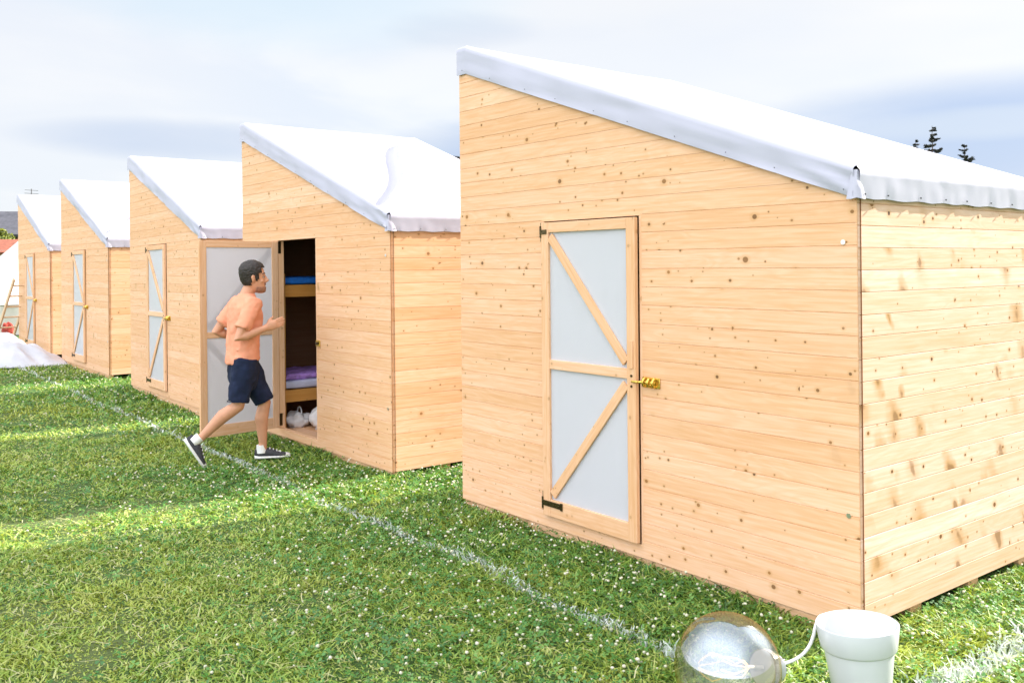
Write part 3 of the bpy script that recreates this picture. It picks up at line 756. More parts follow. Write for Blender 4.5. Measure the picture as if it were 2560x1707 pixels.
F = np.concatenate([k+np.array([[0, 1, 2, 3]]), k+np.array([[3, 2, 4, 5]])], 1).ravel()
tag(np_mesh('grass_clippings', V.reshape(-1, 3), F, np.full(2*n, 4), np.repeat(rng.random(n), 2), M['straw']), 'loose pale dry grass clippings strewn over the lawn', 'clippings', kind='stuff')

# ------------------------------------------------------------------ the man
random.seed(11)
HEAD = R(22)
man = empty('person_placeholder')
def soften(o, vox, it=6, fac=0.5):
    r = o.modifiers.new('remesh', 'REMESH'); r.mode = 'VOXEL'; r.voxel_size = vox; r.use_smooth_shade = True
    s = o.modifiers.new('smooth', 'SMOOTH'); s.iterations = it; s.factor = fac
    return o
def ell(c, rx, ry, z=None, yaw=0.0, seg=28, tilt=0.0):
    c = Vector(c); out = []
    for j in range(seg):
        t = 2*math.pi*j/seg; x, y = rx*math.cos(t), ry*math.sin(t)
        out.append((c.x+x*math.cos(yaw)-y*math.sin(yaw), c.y+x*math.sin(yaw)+y*math.cos(yaw), c.z+tilt*x))
    return out
bpy.data.objects.remove(man)
TW = R(15)                                     # the shoulders are turned a little further than the hips
shR, elR, wrR = Vector((0.112, -0.180, 1.315)), Vector((-0.02, -0.232, 1.035)), Vector((0.205, -0.200, 1.115))
shL, elL, wrL = Vector((0.025, 0.180, 1.305)), Vector((-0.155, 0.20, 1.07)), Vector((0.055, 0.26, 1.00))
hipR, knR, anR = Vector((0.05, -0.088, 0.87)), Vector((-0.012, -0.085, 0.475)), Vector((-0.322, -0.055, 0.215))
hipL, knL, anL = Vector((0.05, 0.088, 0.87)), Vector((0.222, 0.080, 0.462)), Vector((0.205, 0.088, 0.075))
b = MB()
b.rings([ell((0.045, 0, 0.80), 0.10, 0.135), ell((0.04, 0, 0.90), 0.112, 0.158), ell((0.045, 0, 1.03), 0.105, 0.145, yaw=TW*0.5), ell((0.06, 0, 1.18), 0.118, 0.165, yaw=TW), ell((0.065, 0, 1.30), 0.095, 0.150, yaw=TW), ell((0.068, 0, 1.365), 0.060, 0.075, yaw=TW)])
b.tube([(0.062, 0, 1.34), (0.085, 0, 1.40), (0.112, 0, 1.455)], [0.062, 0.055, 0.054], 16)
def lerp(a, c, t): return a+(c-a)*t
for sh, el, wr in ((shR, elR, wrR), (shL, elL, wrL)):
    b.tube([lerp(sh, Vector((0.066, 0, 1.30)), 0.4), sh, lerp(sh, el, 0.35), lerp(sh, el, 0.75), el, lerp(el, wr, 0.25), lerp(el, wr, 0.6), wr], [0.055, 0.053, 0.047, 0.041, 0.038, 0.041, 0.034, 0.026], 14)
def calf(kn, an, back):
    bk = Vector(back)
    return [kn, lerp(kn, an, 0.15)+bk*0.010, lerp(kn, an, 0.32)+bk*0.020, lerp(kn, an, 0.6)+bk*0.010, lerp(kn, an, 0.85), an], [0.054, 0.053, 0.056, 0.044, 0.034, 0.036]
for hip, kn, an, bk in ((hipR, knR, anR, (-0.6, 0, 0.7)), (hipL, knL, anL, (-1, 0, 0))):
    p, r = calf(kn, an, bk)
    b.tube([hip, lerp(hip, kn, 0.35), lerp(hip, kn, 0.75)]+p, [0.088, 0.080, 0.064]+r, 16)
# hands: palm, four separate fingers of unequal length and a thumb from the side of the palm
def hand(wr, fwd, up, curl, side):
    fwd = Vector(fwd).normalized(); up = (Vector(up)-fwd*Vector(up).dot(fwd)).normalized(); ac = fwd.cross(up)*side   # up = towards the index edge
    pm = wr+fwd*0.052
    b.tube([wr-fwd*0.01, wr+fwd*0.02, pm, wr+fwd*0.088], [(0.026, 0.021), (0.036, 0.019), (0.041, 0.018), (0.038, 0.015)], 14)
    for k, (off, ln) in enumerate(((0.029, 0.070), (0.010, 0.080), (-0.010, 0.074), (-0.028, 0.058))):
        p0 = wr+fwd*0.080+up*off; d = (fwd+up*off*1.6).normalized(); pts = [p0]; a = 0
        for j, fr in enumerate((0.42, 0.32, 0.26)):
            a += curl*(0.6+0.25*j)*(1+0.12*k)
            pts.append(pts[-1]+(d*math.cos(a)+ac*math.sin(a))*ln*fr*1.15)
        b.tube(pts, [0.0098, 0.0092, 0.0085, 0.0068], 8)
    t0 = wr+fwd*0.025+up*0.024
    b.tube([t0, t0+fwd*0.022+up*0.024+ac*0.010, t0+fwd*0.048+up*0.034+ac*0.016, t0+fwd*0.070+up*0.036+ac*0.020], [0.014, 0.0125, 0.0105, 0.008], 8)
# tube radii pairs are measured along world-up then sideways, so the palm's flat sides face left and right
hand(wrR, (0.93, 0.04, 0.34), (-0.34, 0, 0.93), 0.14, -1)
hand(wrL, (0.85, -0.30, 0.15), (0, 0.3, 1), 0.5, 1)
# head
HC = Vector((0.128, -0.012, 1.518)); HY = R(-4)
def hp(x, y, z):
    x2 = x+0.10*z*0; return Vector((HC.x+x*math.cos(HY)-y*math.sin(HY), HC.y+x*math.sin(HY)+y*math.cos(HY), HC.z+z))
prof = [(-0.128, 0.060, 0.020, 0.022), (-0.116, 0.050, 0.042, 0.036), (-0.095, 0.034, 0.062, 0.050), (-0.068, 0.018, 0.079, 0.059), (-0.035, 0.004, 0.092, 0.066), (0.0, -0.003, 0.097, 0.071), (0.035, -0.007, 0.100, 0.075), (0.068, -0.010, 0.094, 0.072), (0.096, -0.012, 0.077, 0.060), (0.113, -0.012, 0.052, 0.042), (0.121, -0.012, 0.020, 0.016)]
b.rings([[hp(x0+dd*math.cos(2*math.pi*j/24), ww*math.sin(2*math.pi*j/24), z) for j in range(24)] for z, x0, dd, ww in prof])
b.tube([hp(0.086, 0, 0.026), hp(0.101, 0, 0.002), hp(0.116, 0, -0.024), hp(0.098, 0, -0.034)], [0.008, 0.010, 0.0135, 0.010], 10)
b.ball(hp(0.103, 0.011, -0.028), 0.009, 8, 6); b.ball(hp(0.103, -0.011, -0.028), 0.009, 8, 6)
b.tube([hp(0.078, -0.022, -0.060), hp(0.094, 0, -0.057), hp(0.078, 0.022, -0.060)], [0.006, 0.0085, 0.006], 8)
b.tube([hp(0.076, -0.020, -0.071), hp(0.091, 0, -0.070), hp(0.076, 0.020, -0.071)], [0.006, 0.0085, 0.006], 8)
b.ball(hp(0.076, 0, -0.108), (0.020, 0.022, 0.018), 12, 8)
for sd in (-1, 1):
    b.tube([hp(0.088, sd*0.014, 0.026), hp(0.086, sd*0.034, 0.031), hp(0.070, sd*0.053, 0.022)], [0.007, 0.0085, 0.006], 8)
    b.ball(hp(0.064, sd*0.044, -0.028), (0.020, 0.016, 0.016), 10, 7)
    b.tube([hp(-0.006, sd*0.070, -0.036), hp(-0.002, sd*0.079, -0.022), hp(-0.012, sd*0.083, 0.004), hp(-0.006, sd*0.081, 0.020), hp(0.006, sd*0.075, 0.016)], [0.008, 0.010, 0.010, 0.009, 0.007], 8)
    b.ball(hp(-0.002, sd*0.074, -0.004), (0.013, 0.008, 0.026), 10, 7)
body = b.build('person', M['skin']); soften(body, 0.0062, 5, 0.5)
body.location = (-2.262, 7.67, -0.022); body.rotation_euler.z = HEAD
tag(body, 'man in salmon t-shirt and navy shorts striding towards the open hut', 'person')
def wear(mb, name, mat, vox=None, it=6, parent=body, smooth=60):
    o = mb.build(name, mat, parent, smooth=smooth)
    if vox: soften(o, vox, it)
    return o
# t-shirt
s = MB()
s.rings([ell((0.040, 0, 0.825), 0.137, 0.178, yaw=TW*0.2, tilt=0.12), ell((0.040, 0, 0.835), 0.141, 0.182, yaw=TW*0.2, tilt=0.12), ell((0.042, 0, 0.90), 0.136, 0.176, yaw=TW*0.3, tilt=0.06), ell((0.045, 0, 1.00), 0.130, 0.170, yaw=TW*0.5), ell((0.052, 0, 1.10), 0.131, 0.178, yaw=TW), ell((0.060, 0, 1.20), 0.133, 0.188, yaw=TW),
         ell((0.062, 0, 1.275), 0.120, 0.190, yaw=TW), ell((0.064, 0, 1.325), 0.098, 0.160, yaw=TW), ell((0.068, 0, 1.362), 0.076, 0.105, yaw=TW), ell((0.074, 0, 1.392), 0.064, 0.070, yaw=TW)])
for sh, el in ((shR, elR), (shL, elL)):
    s.tube([lerp(sh, Vector((0.066, 0, 1.29)), 0.45), sh+Vector((0, 0, 0.002)), lerp(sh, el, 0.3), lerp(sh, el, 0.55), lerp(sh, el, 0.72)], [0.068, 0.072, 0.069, 0.066, 0.067], 18)
# soft folds: at the small of the back, the armpits and the waist
for (p0, p1, p2, rr) in (((0.11, -0.145, 0.90), (0.04, -0.172, 0.885), (-0.05, -0.158, 0.875), 0.011), ((0.14, -0.13, 0.98), (0.05, -0.166, 0.955), (-0.03, -0.160, 0.935), 0.010)):
    s.tube([p0, p1, p2], [rr*0.4, rr, rr*0.4], 10)
shirt = wear(s, 't_shirt', M['shirt'], 0.0085, 8)
# shorts
q = MB()
q.rings([ell((0.045, 0, 0.60), 0.085, 0.120), ell((0.045, 0, 0.68), 0.118, 0.165), ell((0.043, 0, 0.78), 0.130, 0.172), ell((0.042, 0, 0.865), 0.124, 0.166)])
q.tube([hipR, lerp(hipR, knR, 0.35), lerp(hipR, knR, 0.7), lerp(hipR, knR, 0.90)], [0.105, 0.100, 0.088, 0.086], 20)
q.tube([hipL, lerp(hipL, knL, 0.35), lerp(hipL, knL, 0.7), lerp(hipL, knL, 0.96)+Vector((0.008, 0, 0))], [0.105, 0.102, 0.090, 0.082], 20)
sho = wear(q, 'shorts', M['shorts'], 0.009, 5)
k = MB(); k.tube([lerp(hipR, knR, 0.885)+Vector((0.088*math.cos(t), 0.088*math.sin(t), 0)) for t in [2*math.pi*j/24 for j in range(25)]], 0.0035, 6, False); k.build('hem', M['shorts'], sho, smooth=60)
tex = bpy.data.textures.new('cloth_creases', 'CLOUDS'); tex.noise_scale = 0.09; tex.noise_depth = 2
for o_, st_ in ((shirt, 0.030), (sho, 0.024)):
    dm = o_.modifiers.new('creases', 'DISPLACE'); dm.texture = tex; dm.strength = st_; dm.mid_level = 0.5; dm.texture_coords = 'LOCAL'
# hair: short crop, a little longer on top
def hair_shell(name, mat, grow, keep, thick, parent):
    mb = MB(); seg = 40; rows = []
    import bisect
    zs = [-0.118+0.2445*i/34 for i in range(35)]
    for z in zs:
        for a_, c_ in zip(prof, prof[1:]):
            if a_[0] <= z <= c_[0] or c_ is prof[-1]:
                t = (z-a_[0])/(c_[0]-a_[0]); t = min(max(t, 0), 1.25); break
        x0, dd, ww = [a_[m]+(c_[m]-a_[m])*t for m in (1, 2, 3)]
        dd, ww = max(dd, 0.012), max(ww, 0.010)
        rows.append([(z, x0+(dd+grow(z, x0+dd*math.cos(2*math.pi*j/seg)))*math.cos(2*math.pi*j/seg), (ww+grow(z, 0))*math.sin(2*math.pi*j/seg)) for j in range(seg)])
    vid = {}
    def vi(i, j):
        j %= seg
        if (i, j) not in vid:
            z, x, y = rows[i][j]; zz = z+(0.016*max(0, (z-0.05)/0.07) if grow(0.1, 0) > 0.0075 else 0); vid[i, j] = len(mb.v); mb.v.append(tuple(hp(x, y, zz)))
        return vid[i, j]
    for i in range(len(rows)-1):
        for j in range(seg):
            z, x, y = rows[i][j]
            if keep(x, y, z): mb.face((vi(i, j), vi(i, j+1), vi(i+1, j+1), vi(i+1, j)), [(0, 0)]*4, 0.5)
    top = [vi(len(rows)-1, j) for j in range(seg)] if keep(0, 0, 0.12) else None
    if top: mb.face(top, [(0, 0)]*seg, 0.5)
    o = mb.build(name, mat, parent, smooth=70)
    so_ = o.modifiers.new('solidify', 'SOLIDIFY'); so_.thickness = thick; so_.offset = 1
    if name == 'hair':
        sb = o.modifiers.new('subdivide', 'SUBSURF'); sb.levels = sb.render_levels = 1
        t2 = bpy.data.textures.new('hair_tufts', 'CLOUDS'); t2.noise_scale = 0.012; dm = o.modifiers.new('tufts', 'DISPLACE'); dm.texture = t2; dm.strength = 0.010; dm.mid_level = 0.45; dm.texture_coords = 'LOCAL'
    return o
hair_shell('hair', M['hair'], lambda z, x: 0.0035+0.0045*max(0, min(1, (z-0.02)/0.06)), lambda x, y, z: (z > 0.072 if x > 0.055 else (z > 0.03+0.4*max(0, x-0.03) if x > 0.012 else (z > 0.018 if x > -0.022 else z > -0.066))), 0.006, body)
for sd in (-1, 1): hair_shell('sideburn', M['hair'], lambda z, x: 0.004, lambda x, y, z: 0.008 < x < 0.030 and -0.03 < z < 0.055 and sd*y > 0.03, 0.003, body)
M['stubble'] = plain('stubble', (0.27, 0.125, 0.075), 0.7, noise=0.3, scale=80)
hair_shell('beard', M['stubble'], lambda z, x: 0.0012, lambda x, y, z: (z < -0.082 and x > 0.02) or (-0.066 < z < -0.044 and x > 0.075 and abs(y) < 0.03), 0.004, body)
for sd in (-1, 1):
    e = MB(); e.ball(hp(0.078, sd*0.032, 0.007), 0.0105, 12, 8); eo = e.build('eye', M['eye'], body, smooth=60)
    e = MB(); e.ball(hp(0.0845, sd*0.034, 0.007), 0.0062, 8, 6); e.build('iris', M['hair'], eo, smooth=60)
    e = MB(); e.tube([hp(0.092, sd*0.016, 0.034), hp(0.088, sd*0.036, 0.040), hp(0.070, sd*0.056, 0.031)], [0.004, 0.0045, 0.003], 8); e.build('eyebrow', M['hair'], body, smooth=60)
# shoes: low black canvas sneakers with white soles and toe caps
def shoe(heel, fwd, up):
    fwd = Vector(fwd).normalized(); up = (Vector(up)-fwd*Vector(up).dot(fwd)).normalized(); lf = up.cross(fwd)
    P_ = lambda x, y, z: Vector(heel)+fwd*x+lf*y+up*z
    def outline(x): return 0.047*(1-((x-0.17)/0.175)**2*0.55)*min(1, math.sqrt(max(0.0, (0.29-x)/0.06)), math.sqrt(max(0.0, (x+0.012)/0.03)))
    X = [0.0-0.010, 0.0, 0.02, 0.05, 0.09, 0.13, 0.17, 0.21, 0.245, 0.27, 0.282]
    top = {0: 0.075, 1: 0.082, 2: 0.085, 3: 0.078, 4: 0.090, 5: 0.082, 6: 0.064, 7: 0.050, 8: 0.043, 9: 0.036, 10: 0.028}
    def section(i, zb_, zt_, grow):
        w_ = outline(X[i])+grow; out = []
        for j in range(18):
            t = 2*math.pi*j/18; c_, s_ = math.cos(t), math.sin(t)
            yy = w_*math.copysign(abs(c_)**0.7, c_)*(1-0.30*max(0, s_)); zz = (zb_+zt_)/2+(zt_-zb_)/2*math.copysign(abs(s_)**0.75, s_)
            out.append(P_(X[i], yy, zz))
        return out
    u = MB(); u.rings([section(i, 0.010, top[i], -0.003) for i in range(0, 9)]); uo = u.build('shoe', M['canvas'], body, smooth=60)
    c_ = MB(); c_.rings([section(i, 0.010, top[i]+0.001, -0.002) for i in range(8, 11)]); c_.build('toe_cap', M['rubber'], uo, smooth=60)
    s_ = MB(); s_.rings([section(i, 0.0, 0.030, 0.003) for i in range(0, 11)]); s_.build('sole', M['rubber'], uo, smooth=50)
    l_ = MB()
    for k_ in range(4):
        x = 0.115+k_*0.028; zt_ = 0.088-k_*0.0095
        l_.tube([P_(x, -0.022, zt_-0.006), P_(x, 0, zt_+0.001), P_(x, 0.022, zt_-0.006)], 0.004, 6)
    l_.poly([P_(0.105, -0.02, 0.084), P_(0.205, -0.018, 0.052), P_(0.205, 0.018, 0.052), P_(0.105, 0.02, 0.084)])
    l_.build('laces', M['rubber'], uo)
    k_ = MB(); an = P_(0.048, 0, 0.075); k_.tube([P_(0.05, 0, 0.05), P_(0.048, 0, 0.10), P_(0.046, 0, 0.118)], [0.043, 0.042, 0.041], 18); return k_
k1 = shoe((0.150, 0.098, 0.0), (0.985, -0.12, 0.0), (0, 0, 1)); k1.build('sock', M['rubber'], body, smooth=50)
k2 = shoe((-0.425, -0.062, 0.222), (0.53, 0.0, -0.85), (0.85, 0, 0.53)); k2.build('sock', M['rubber'], body, smooth=50)
# ------------------------------------------------------------------ things beyond the huts
random.seed(21)
def at(px, depth, z=None, y=None):
    """point on the map seen at picture column px at a distance"""
    return (px-1280)/2331.25*depth
# rumpled plastic sheet
mb = MB(); rows = []
nu, nv = 90, 44
for i in range(nu+1):
    row = []
    for j in range(nv+1):
        u = i/nu*2-1; v = j/nv*2-1
        k = max(abs(u), abs(v)); rr = math.hypot(u, v) or 1e-6; s_ = k/rr
        X_, Y_ = u*s_*1.0, v*s_
        edge = 1-min(1, math.hypot(X_, Y_))
        nz = mnoise.noise(Vector((X_*2.6, Y_*1.6, 4)))+0.5*mnoise.noise(Vector((X_*6, Y_*4, 9)))+0.25*mnoise.noise(Vector((X_*13, Y_*9, 2)))
        ridge = 1-abs(mnoise.noise(Vector((X_*3.2+Y_*2, Y_*2.5-X_, 6))))*2
        prof_ = math.sin(min(1, edge*1.9)*math.pi/2)**0.8
        hgt = (0.47-0.34*max(0, X_+0.1))*prof_*(1+0.28*nz)+0.05*ridge*prof_
        wob = 1+0.12*mnoise.noise(Vector((math.atan2(Y_, X_)*1.5, 3, 1)))
        row.append((X_*1.62*wob, Y_*0.62*wob, max(0.0, hgt)))
    rows.append(row)
for row in rows: mb.v += row
for i in range(nu):
    for j in range(nv):
        a = i*(nv+1)+j; mb.face((a, a+nv+1, a+nv+2, a+1), [(0, 0)]*4, 0.5)
so_ = mb.build('plastic_sheet', M['sheet'], smooth=75, loc=(-8.95, 15.75, GZ+0.012)); so_.rotation_euler.z = R(-8)
tag(so_, 'rumpled pale plastic sheet heaped on the grass before the far huts', 'plastic sheet')
# ladder leaning on the last hut
ld = empty('ladder', (at(2, 19.0), 19.0, GZ)); tag(ld, 'pale wooden ladder leaning against the front corner of the farthest hut', 'ladder')
t = Vector((at(57, 18.35), 18.35, 1.36))-Vector(ld.location); sd = Vector((0.55, 0.75, 0)).normalized()*0.17
for s_ in (-1, 1):
    m = MB(); m.bar(sd*s_, sd*s_+t, 0.03, 0.06, t.cross(sd).normalized()); m.build('rail', M['ladderwood'], ld, bevel=0.003)
for k in range(1, 7):
    m = MB(); m.tube([t*(k/6.6)-sd, t*(k/6.6)+sd], 0.015, 8); m.build('rung', M['ladderwood'], ld)
rb = lumpy('bag', M['red'], (0, 0, 0.17), (0.13, 0.12, 0.24), 13, 0.3, 0.0); rb.location = (at(19, 19.6), 19.6, GZ+0.06); tag(rb, 'dark red fabric bag standing behind the foot of the ladder', 'bag')
# cream bell tent
tc_ = Vector((at(104, 24.5), 24.5, GZ)); tn = empty('bell_tent', tc_); tag(tn, 'cream canvas bell tent standing behind the farthest hut', 'tent')
seg = 48; rg = []
for k in range(9):
    f_ = k/8; r_ = 2.35*(1-f_)+0.03; sag = -0.10*math.sin(math.pi*f_)
    rg.append([(r_*(1+0.012*math.cos(12*2*math.pi*j/seg))*math.cos(2*math.pi*j/seg), r_*(1+0.012*math.cos(12*2*math.pi*j/seg))*math.sin(2*math.pi*j/seg), 0.74+2.08*f_+sag) for j in range(seg)])
m = MB(); m.rings(rg); m.build('canvas_roof', M['tent'], tn, smooth=50)
m = MB(); m.rings([[(2.33*(1+0.02*math.sin(24*2*math.pi*j/96))*math.cos(2*math.pi*j/96), 2.33*(1+0.02*math.sin(24*2*math.pi*j/96))*math.sin(2*math.pi*j/96), z) for j in range(96)] for z in (0.02, 0.3, 0.6, 0.72)], False); m.build('canvas_wall', M['tent'], tn, smooth=50)
m = MB(); m.tube([(0, 0, 0), (0, 0, 2.9)], 0.03, 10); m.build('pole', M['ladderwood'], tn)
# house with a grey roof
hx, hy = at(-40, 52), 52.0
hs = empty('house', (hx, hy, GZ)); hs.rotation_euler.z = R(12); tag(hs, 'dark timbered house with grey roof at the far left edge', 'house')
m = MB(); m.box((0, 0, 1.75), (5.2, 6, 3.5)); m.build('wall', M['oldwood'], hs)
m = MB()
for s_ in (-1, 1):
    m.v += []; m.poly([(-3.1, s_*3.5, 3.35), (3.1, s_*3.5, 3.35), (3.1, 0, 4.75), (-3.1, 0, 4.75)] if s_ < 0 else [(3.1, 3.5, 3.35), (-3.1, 3.5, 3.35), (-3.1, 0, 4.75), (3.1, 0, 4.75)])
m.poly([(-2.6, -3, 3.5), (-2.6, 3, 3.5), (-2.6, 0, 4.70)]); m.poly([(2.6, -3, 3.5), (2.6, 0, 4.70), (2.6, 3, 3.5)])
rf_ = m.build('roof', M['slate'], hs); sf = rf_.modifiers.new('solidify', 'SOLIDIFY'); sf.thickness = 0.14
m = MB(); m.box((-1.2, 0.6, 4.9), (0.5, 0.5, 0.9)); m.build('chimney', M['slate'], rf_)
m = MB(); m.tube([(2.55, -0.3, 4.2), (2.55, -0.3, 6.0)], 0.03, 6)
for k in range(5): m.tube([(2.2+0.02*k, -0.3-0.25, 5.2+0.18*k), (2.9-0.02*k, -0.3+0.25, 5.2+0.18*k)], 0.014, 5)
m.build('antenna', M['tack'], rf_)
for xx in (-1.4, 0.5, 1.9):
    m = MB(); m.box((xx, -3.02, 1.9), (0.8, 0.08, 1.1)); wn = m.build('window', M['plaster'], hs); m = MB(); m.box((xx, -3.07, 1.9), (0.64, 0.04, 0.94)); m.build('pane', M['winglass'], wn)
ax_, ay_ = at(-6, 43), 43.0
an_ = empty('shed', (ax_, ay_, GZ)); an_.rotation_euler.z = R(20); tag(an_, 'low shed with terracotta roof in front of the timbered house', 'shed')
m = MB(); m.box((0, 0, 1.2), (2.4, 2.2, 2.4)); m.build('wall', M['plaster'], an_)
m = MB(); m.poly([(-1.4, -1.4, 2.3), (1.4, -1.4, 2.3), (1.4, 1.3, 2.95), (-1.4, 1.3, 2.95)]); r2 = m.build('roof', M['terracotta'], an_); sf = r2.modifiers.new('solidify', 'SOLIDIFY'); sf.thickness = 0.1
m = MB(); m.box((0.3, -1.12, 1.0), (0.8, 0.06, 1.9)); m.build('door', M['oldwood'], an_)
# trees
def leaves(name, mat, parent, blobs, n, size, seed):
    rg_ = np.random.default_rng(seed); pts = []
    wts = np.array([b_[1]**2 for b_ in blobs]); wts = wts/wts.sum()
    for (c, r, sq), k in zip(blobs, (wts*n).astype(int)):
        d_ = rg_.normal(size=(k, 3)); d_ /= np.linalg.norm(d_, axis=1)[:, None]
        rr = r*(0.55+0.5*rg_.random(k)**0.6)
        pts.append(np.array(c)+d_*rr[:, None]*np.array([1, 1, sq]))
    p_ = np.concatenate(pts); k = len(p_)
    u_ = rg_.normal(size=(k, 3)); u_ /= np.linalg.norm(u_, axis=1)[:, None]
    v_ = np.cross(u_, rg_.normal(size=(k, 3))); v_ /= np.linalg.norm(v_, axis=1)[:, None]
    s_ = size*rg_.uniform(0.6, 1.4, k)[:, None]
    V_ = np.stack([p_-u_*s_, p_+v_*s_*0.55, p_+u_*s_, p_-v_*s_*0.55], 1).reshape(-1, 3)
    o = np_mesh(name, V_, np.arange(4*k), np.full(k, 4), rg_.random(k), mat); o.parent = parent; return o
def broad_tree(x, y, h, r, label, seed, mat):
    t_ = empty('tree', (x, y, GZ)); tag(t_, label, 'tree', None); rr = random.Random(seed)
    m = MB(); m.tube([(0, 0, 0), (0.05, 0, h*0.3), (-0.05, 0.1, h*0.55), (0, 0, h*0.8)], [0.16*h/6, 0.13*h/6, 0.09*h/6, 0.03], 10)
    for k in range(7):
        a = rr.uniform(0, 6.28); z_ = h*rr.uniform(0.35, 0.6); m.tube([(0, 0, z_), (r*0.4*math.cos(a), r*0.4*math.sin(a), z_+h*0.13), (r*0.7*math.cos(a), r*0.7*math.sin(a), z_+h*0.2)], [0.06*h/6, 0.04*h/6, 0.015], 7)
    m.build('trunk', M['bark'], t_, smooth=60)
    bl = [((rr.uniform(-0.6, 0.6)*r, rr.uniform(-0.6, 0.6)*r, h*rr.uniform(0.45, 0.88)), r*rr.uniform(0.28, 0.5), 0.75) for _ in range(14)]+[((0, 0, h*0.9), r*0.34, 0.7)]
    leaves('crown', mat, t_, bl, 5200, 0.13*h/6, seed)
M['dark_leaf'] = attr_mat('dark_leaves', [(0, (0.015, 0.022, 0.012)), (0.6, (0.035, 0.05, 0.022)), (1, (0.06, 0.08, 0.03))], trans=0.2)
M['lime_leaf'] = attr_mat('lime_leaves', [(0, (0.08, 0.11, 0.02)), (0.6, (0.20, 0.24, 0.04)), (1, (0.34, 0.36, 0.07))], trans=0.35)
M['spruce'] = attr_mat('spruce_twigs', [(0, (0.012, 0.016, 0.016)), (0.6, (0.03, 0.035, 0.03)), (1, (0.06, 0.05, 0.04))], trans=0.1)
broad_tree(at(130, 60), 60, 5.9, 0.9, 'dark tree whose crown just shows above the farthest hut roof', 3, M['dark_leaf'])
broad_tree(at(3, 47), 47, 3.75, 0.75, 'small yellow green tree between the house and the shed', 5, M['lime_leaf'])
broad_tree(at(36, 62), 62, 5.6, 0.55, 'olive green tree behind the grey house roof', 6, M['lime_leaf'])
def conifer(x, y, h, slope, rmax, label, seed, vis=5.0, extra=()):
    t_ = empty('conifer_tree', (x, y, GZ)); tag(t_, label, 'conifer', 'conifers far behind the huts'); rr = random.Random(seed)
    m = MB(); m.tube([(0, 0, 0), (0.04, 0.02, h*0.5), (rr.uniform(-0.05, 0.05), 0, h)], [h*0.016, h*0.009, 0.012], 8)
    tw = []; bm_ = m; z_ = h-0.15
    rg_ = np.random.default_rng(seed)
    while z_ > h*0.12:
        d_ = h-z_; r_ = min(rmax, 0.10+slope*d_)
        for k in range(rr.choice((3, 4, 5))):
            a = rr.uniform(0, 6.28); L = r_*rr.uniform(0.55, 1.2)
            if rr.random() < 0.12: continue
            e_ = Vector((math.cos(a)*L, math.sin(a)*L, z_+L*rr.uniform(-0.15, 0.45))); s_ = Vector((0, 0, z_)); md = (s_+e_)/2-Vector((0, 0, 0.07*L))
            bm_.tube([s_, md, e_], [0.018, 0.012, 0.005], 5, False)
            tw.append((s_, md, e_))
        z_ -= rr.uniform(0.16, 0.34)*(1 if d_ < 4 else 1.8)
    for s_, e_ in extra: tw.append((Vector(s_), (Vector(s_)+Vector(e_))/2, Vector(e_)))
    bm_.build('trunk', M['bark'], t_, smooth=60)
    pts = []; dirs = []
    for s_, md, e_ in tw:
        L = (e_-s_).length; k = int(30+L*90)
        for _ in range(k):
            f_ = rr.random()**0.75; p_ = s_.lerp(md, f_*2) if f_ < 0.5 else md.lerp(e_, f_*2-1)
            w_ = 0.16*(1-0.5*f_)*min(1, L); dd = (e_-s_).normalized()
            pts.append(p_+Vector((rr.gauss(0, w_*0.6), rr.gauss(0, w_*0.6), rr.gauss(-0.02, w_*0.35)))); dirs.append(dd+Vector((rr.gauss(0, 0.6), rr.gauss(0, 0.6), rr.gauss(0.1, 0.4))))
    p_ = np.array([tuple(q_) for q_ in pts]); u_ = np.array([tuple(q_.normalized()) for q_ in dirs]); k = len(p_)
    v_ = np.cross(u_, rg_.normal(size=(k, 3))); v_ /= np.linalg.norm(v_, axis=1)[:, None]; s_ = rg_.uniform(0.08, 0.17, k)[:, None]
    V_ = np.stack([p_-u_*s_, p_+v_*s_*0.30, p_+u_*s_, p_-v_*s_*0.30], 1).reshape(-1, 3)
    o = np_mesh('crown', V_, np.arange(4*k), np.full(k, 4), rg_.random(k), M['spruce']); o.parent = t_
conifer(at(2334, 70), 70, 11.75, 0.36, 2.2, 'tallest and middle conifer above the nearest hut roof', 31)
conifer(at(2293, 70), 70, 10.75, 0.30, 2.0, 'shortest conifer top showing left of the tallest one', 32)
conifer(at(2413, 70), 70, 10.35, 0.38, 2.2, 'rightmost conifer standing apart above the nearest hut roof', 33)
conifer(at(1200, 60), 60, 13.0, 0.13, 0.9, 'conifer mostly hidden by the nearest hut, one branch tip showing', 34, extra=[((0, 0, 8.25), (-1.95, 0, 8.55)), ((-0.8, 0, 8.3), (-1.55, 0.1, 8.30))])
# wooded edge of the field, far off
rg_ = np.random.default_rng(77); bl = []
for xx in np.arange(-150, 190, 3.2): bl.append(((xx+rg_.normal(0, 1), 118+rg_.normal(0, 4)+0.06*abs(xx), rg_.uniform(0.8, 1.9)), rg_.uniform(1.8, 2.7), 0.8))
M['wood_leaf'] = attr_mat('far_wood_leaves', [(0, (0.03, 0.05, 0.02)), (0.6, (0.06, 0.09, 0.035)), (1, (0.11, 0.14, 0.05))], trans=0.2)
tag(leaves('far_wood', M['wood_leaf'], None, bl, 42000, 0.32, 8), 'low band of trees along the far edge of the field', 'wood', kind='stuff')
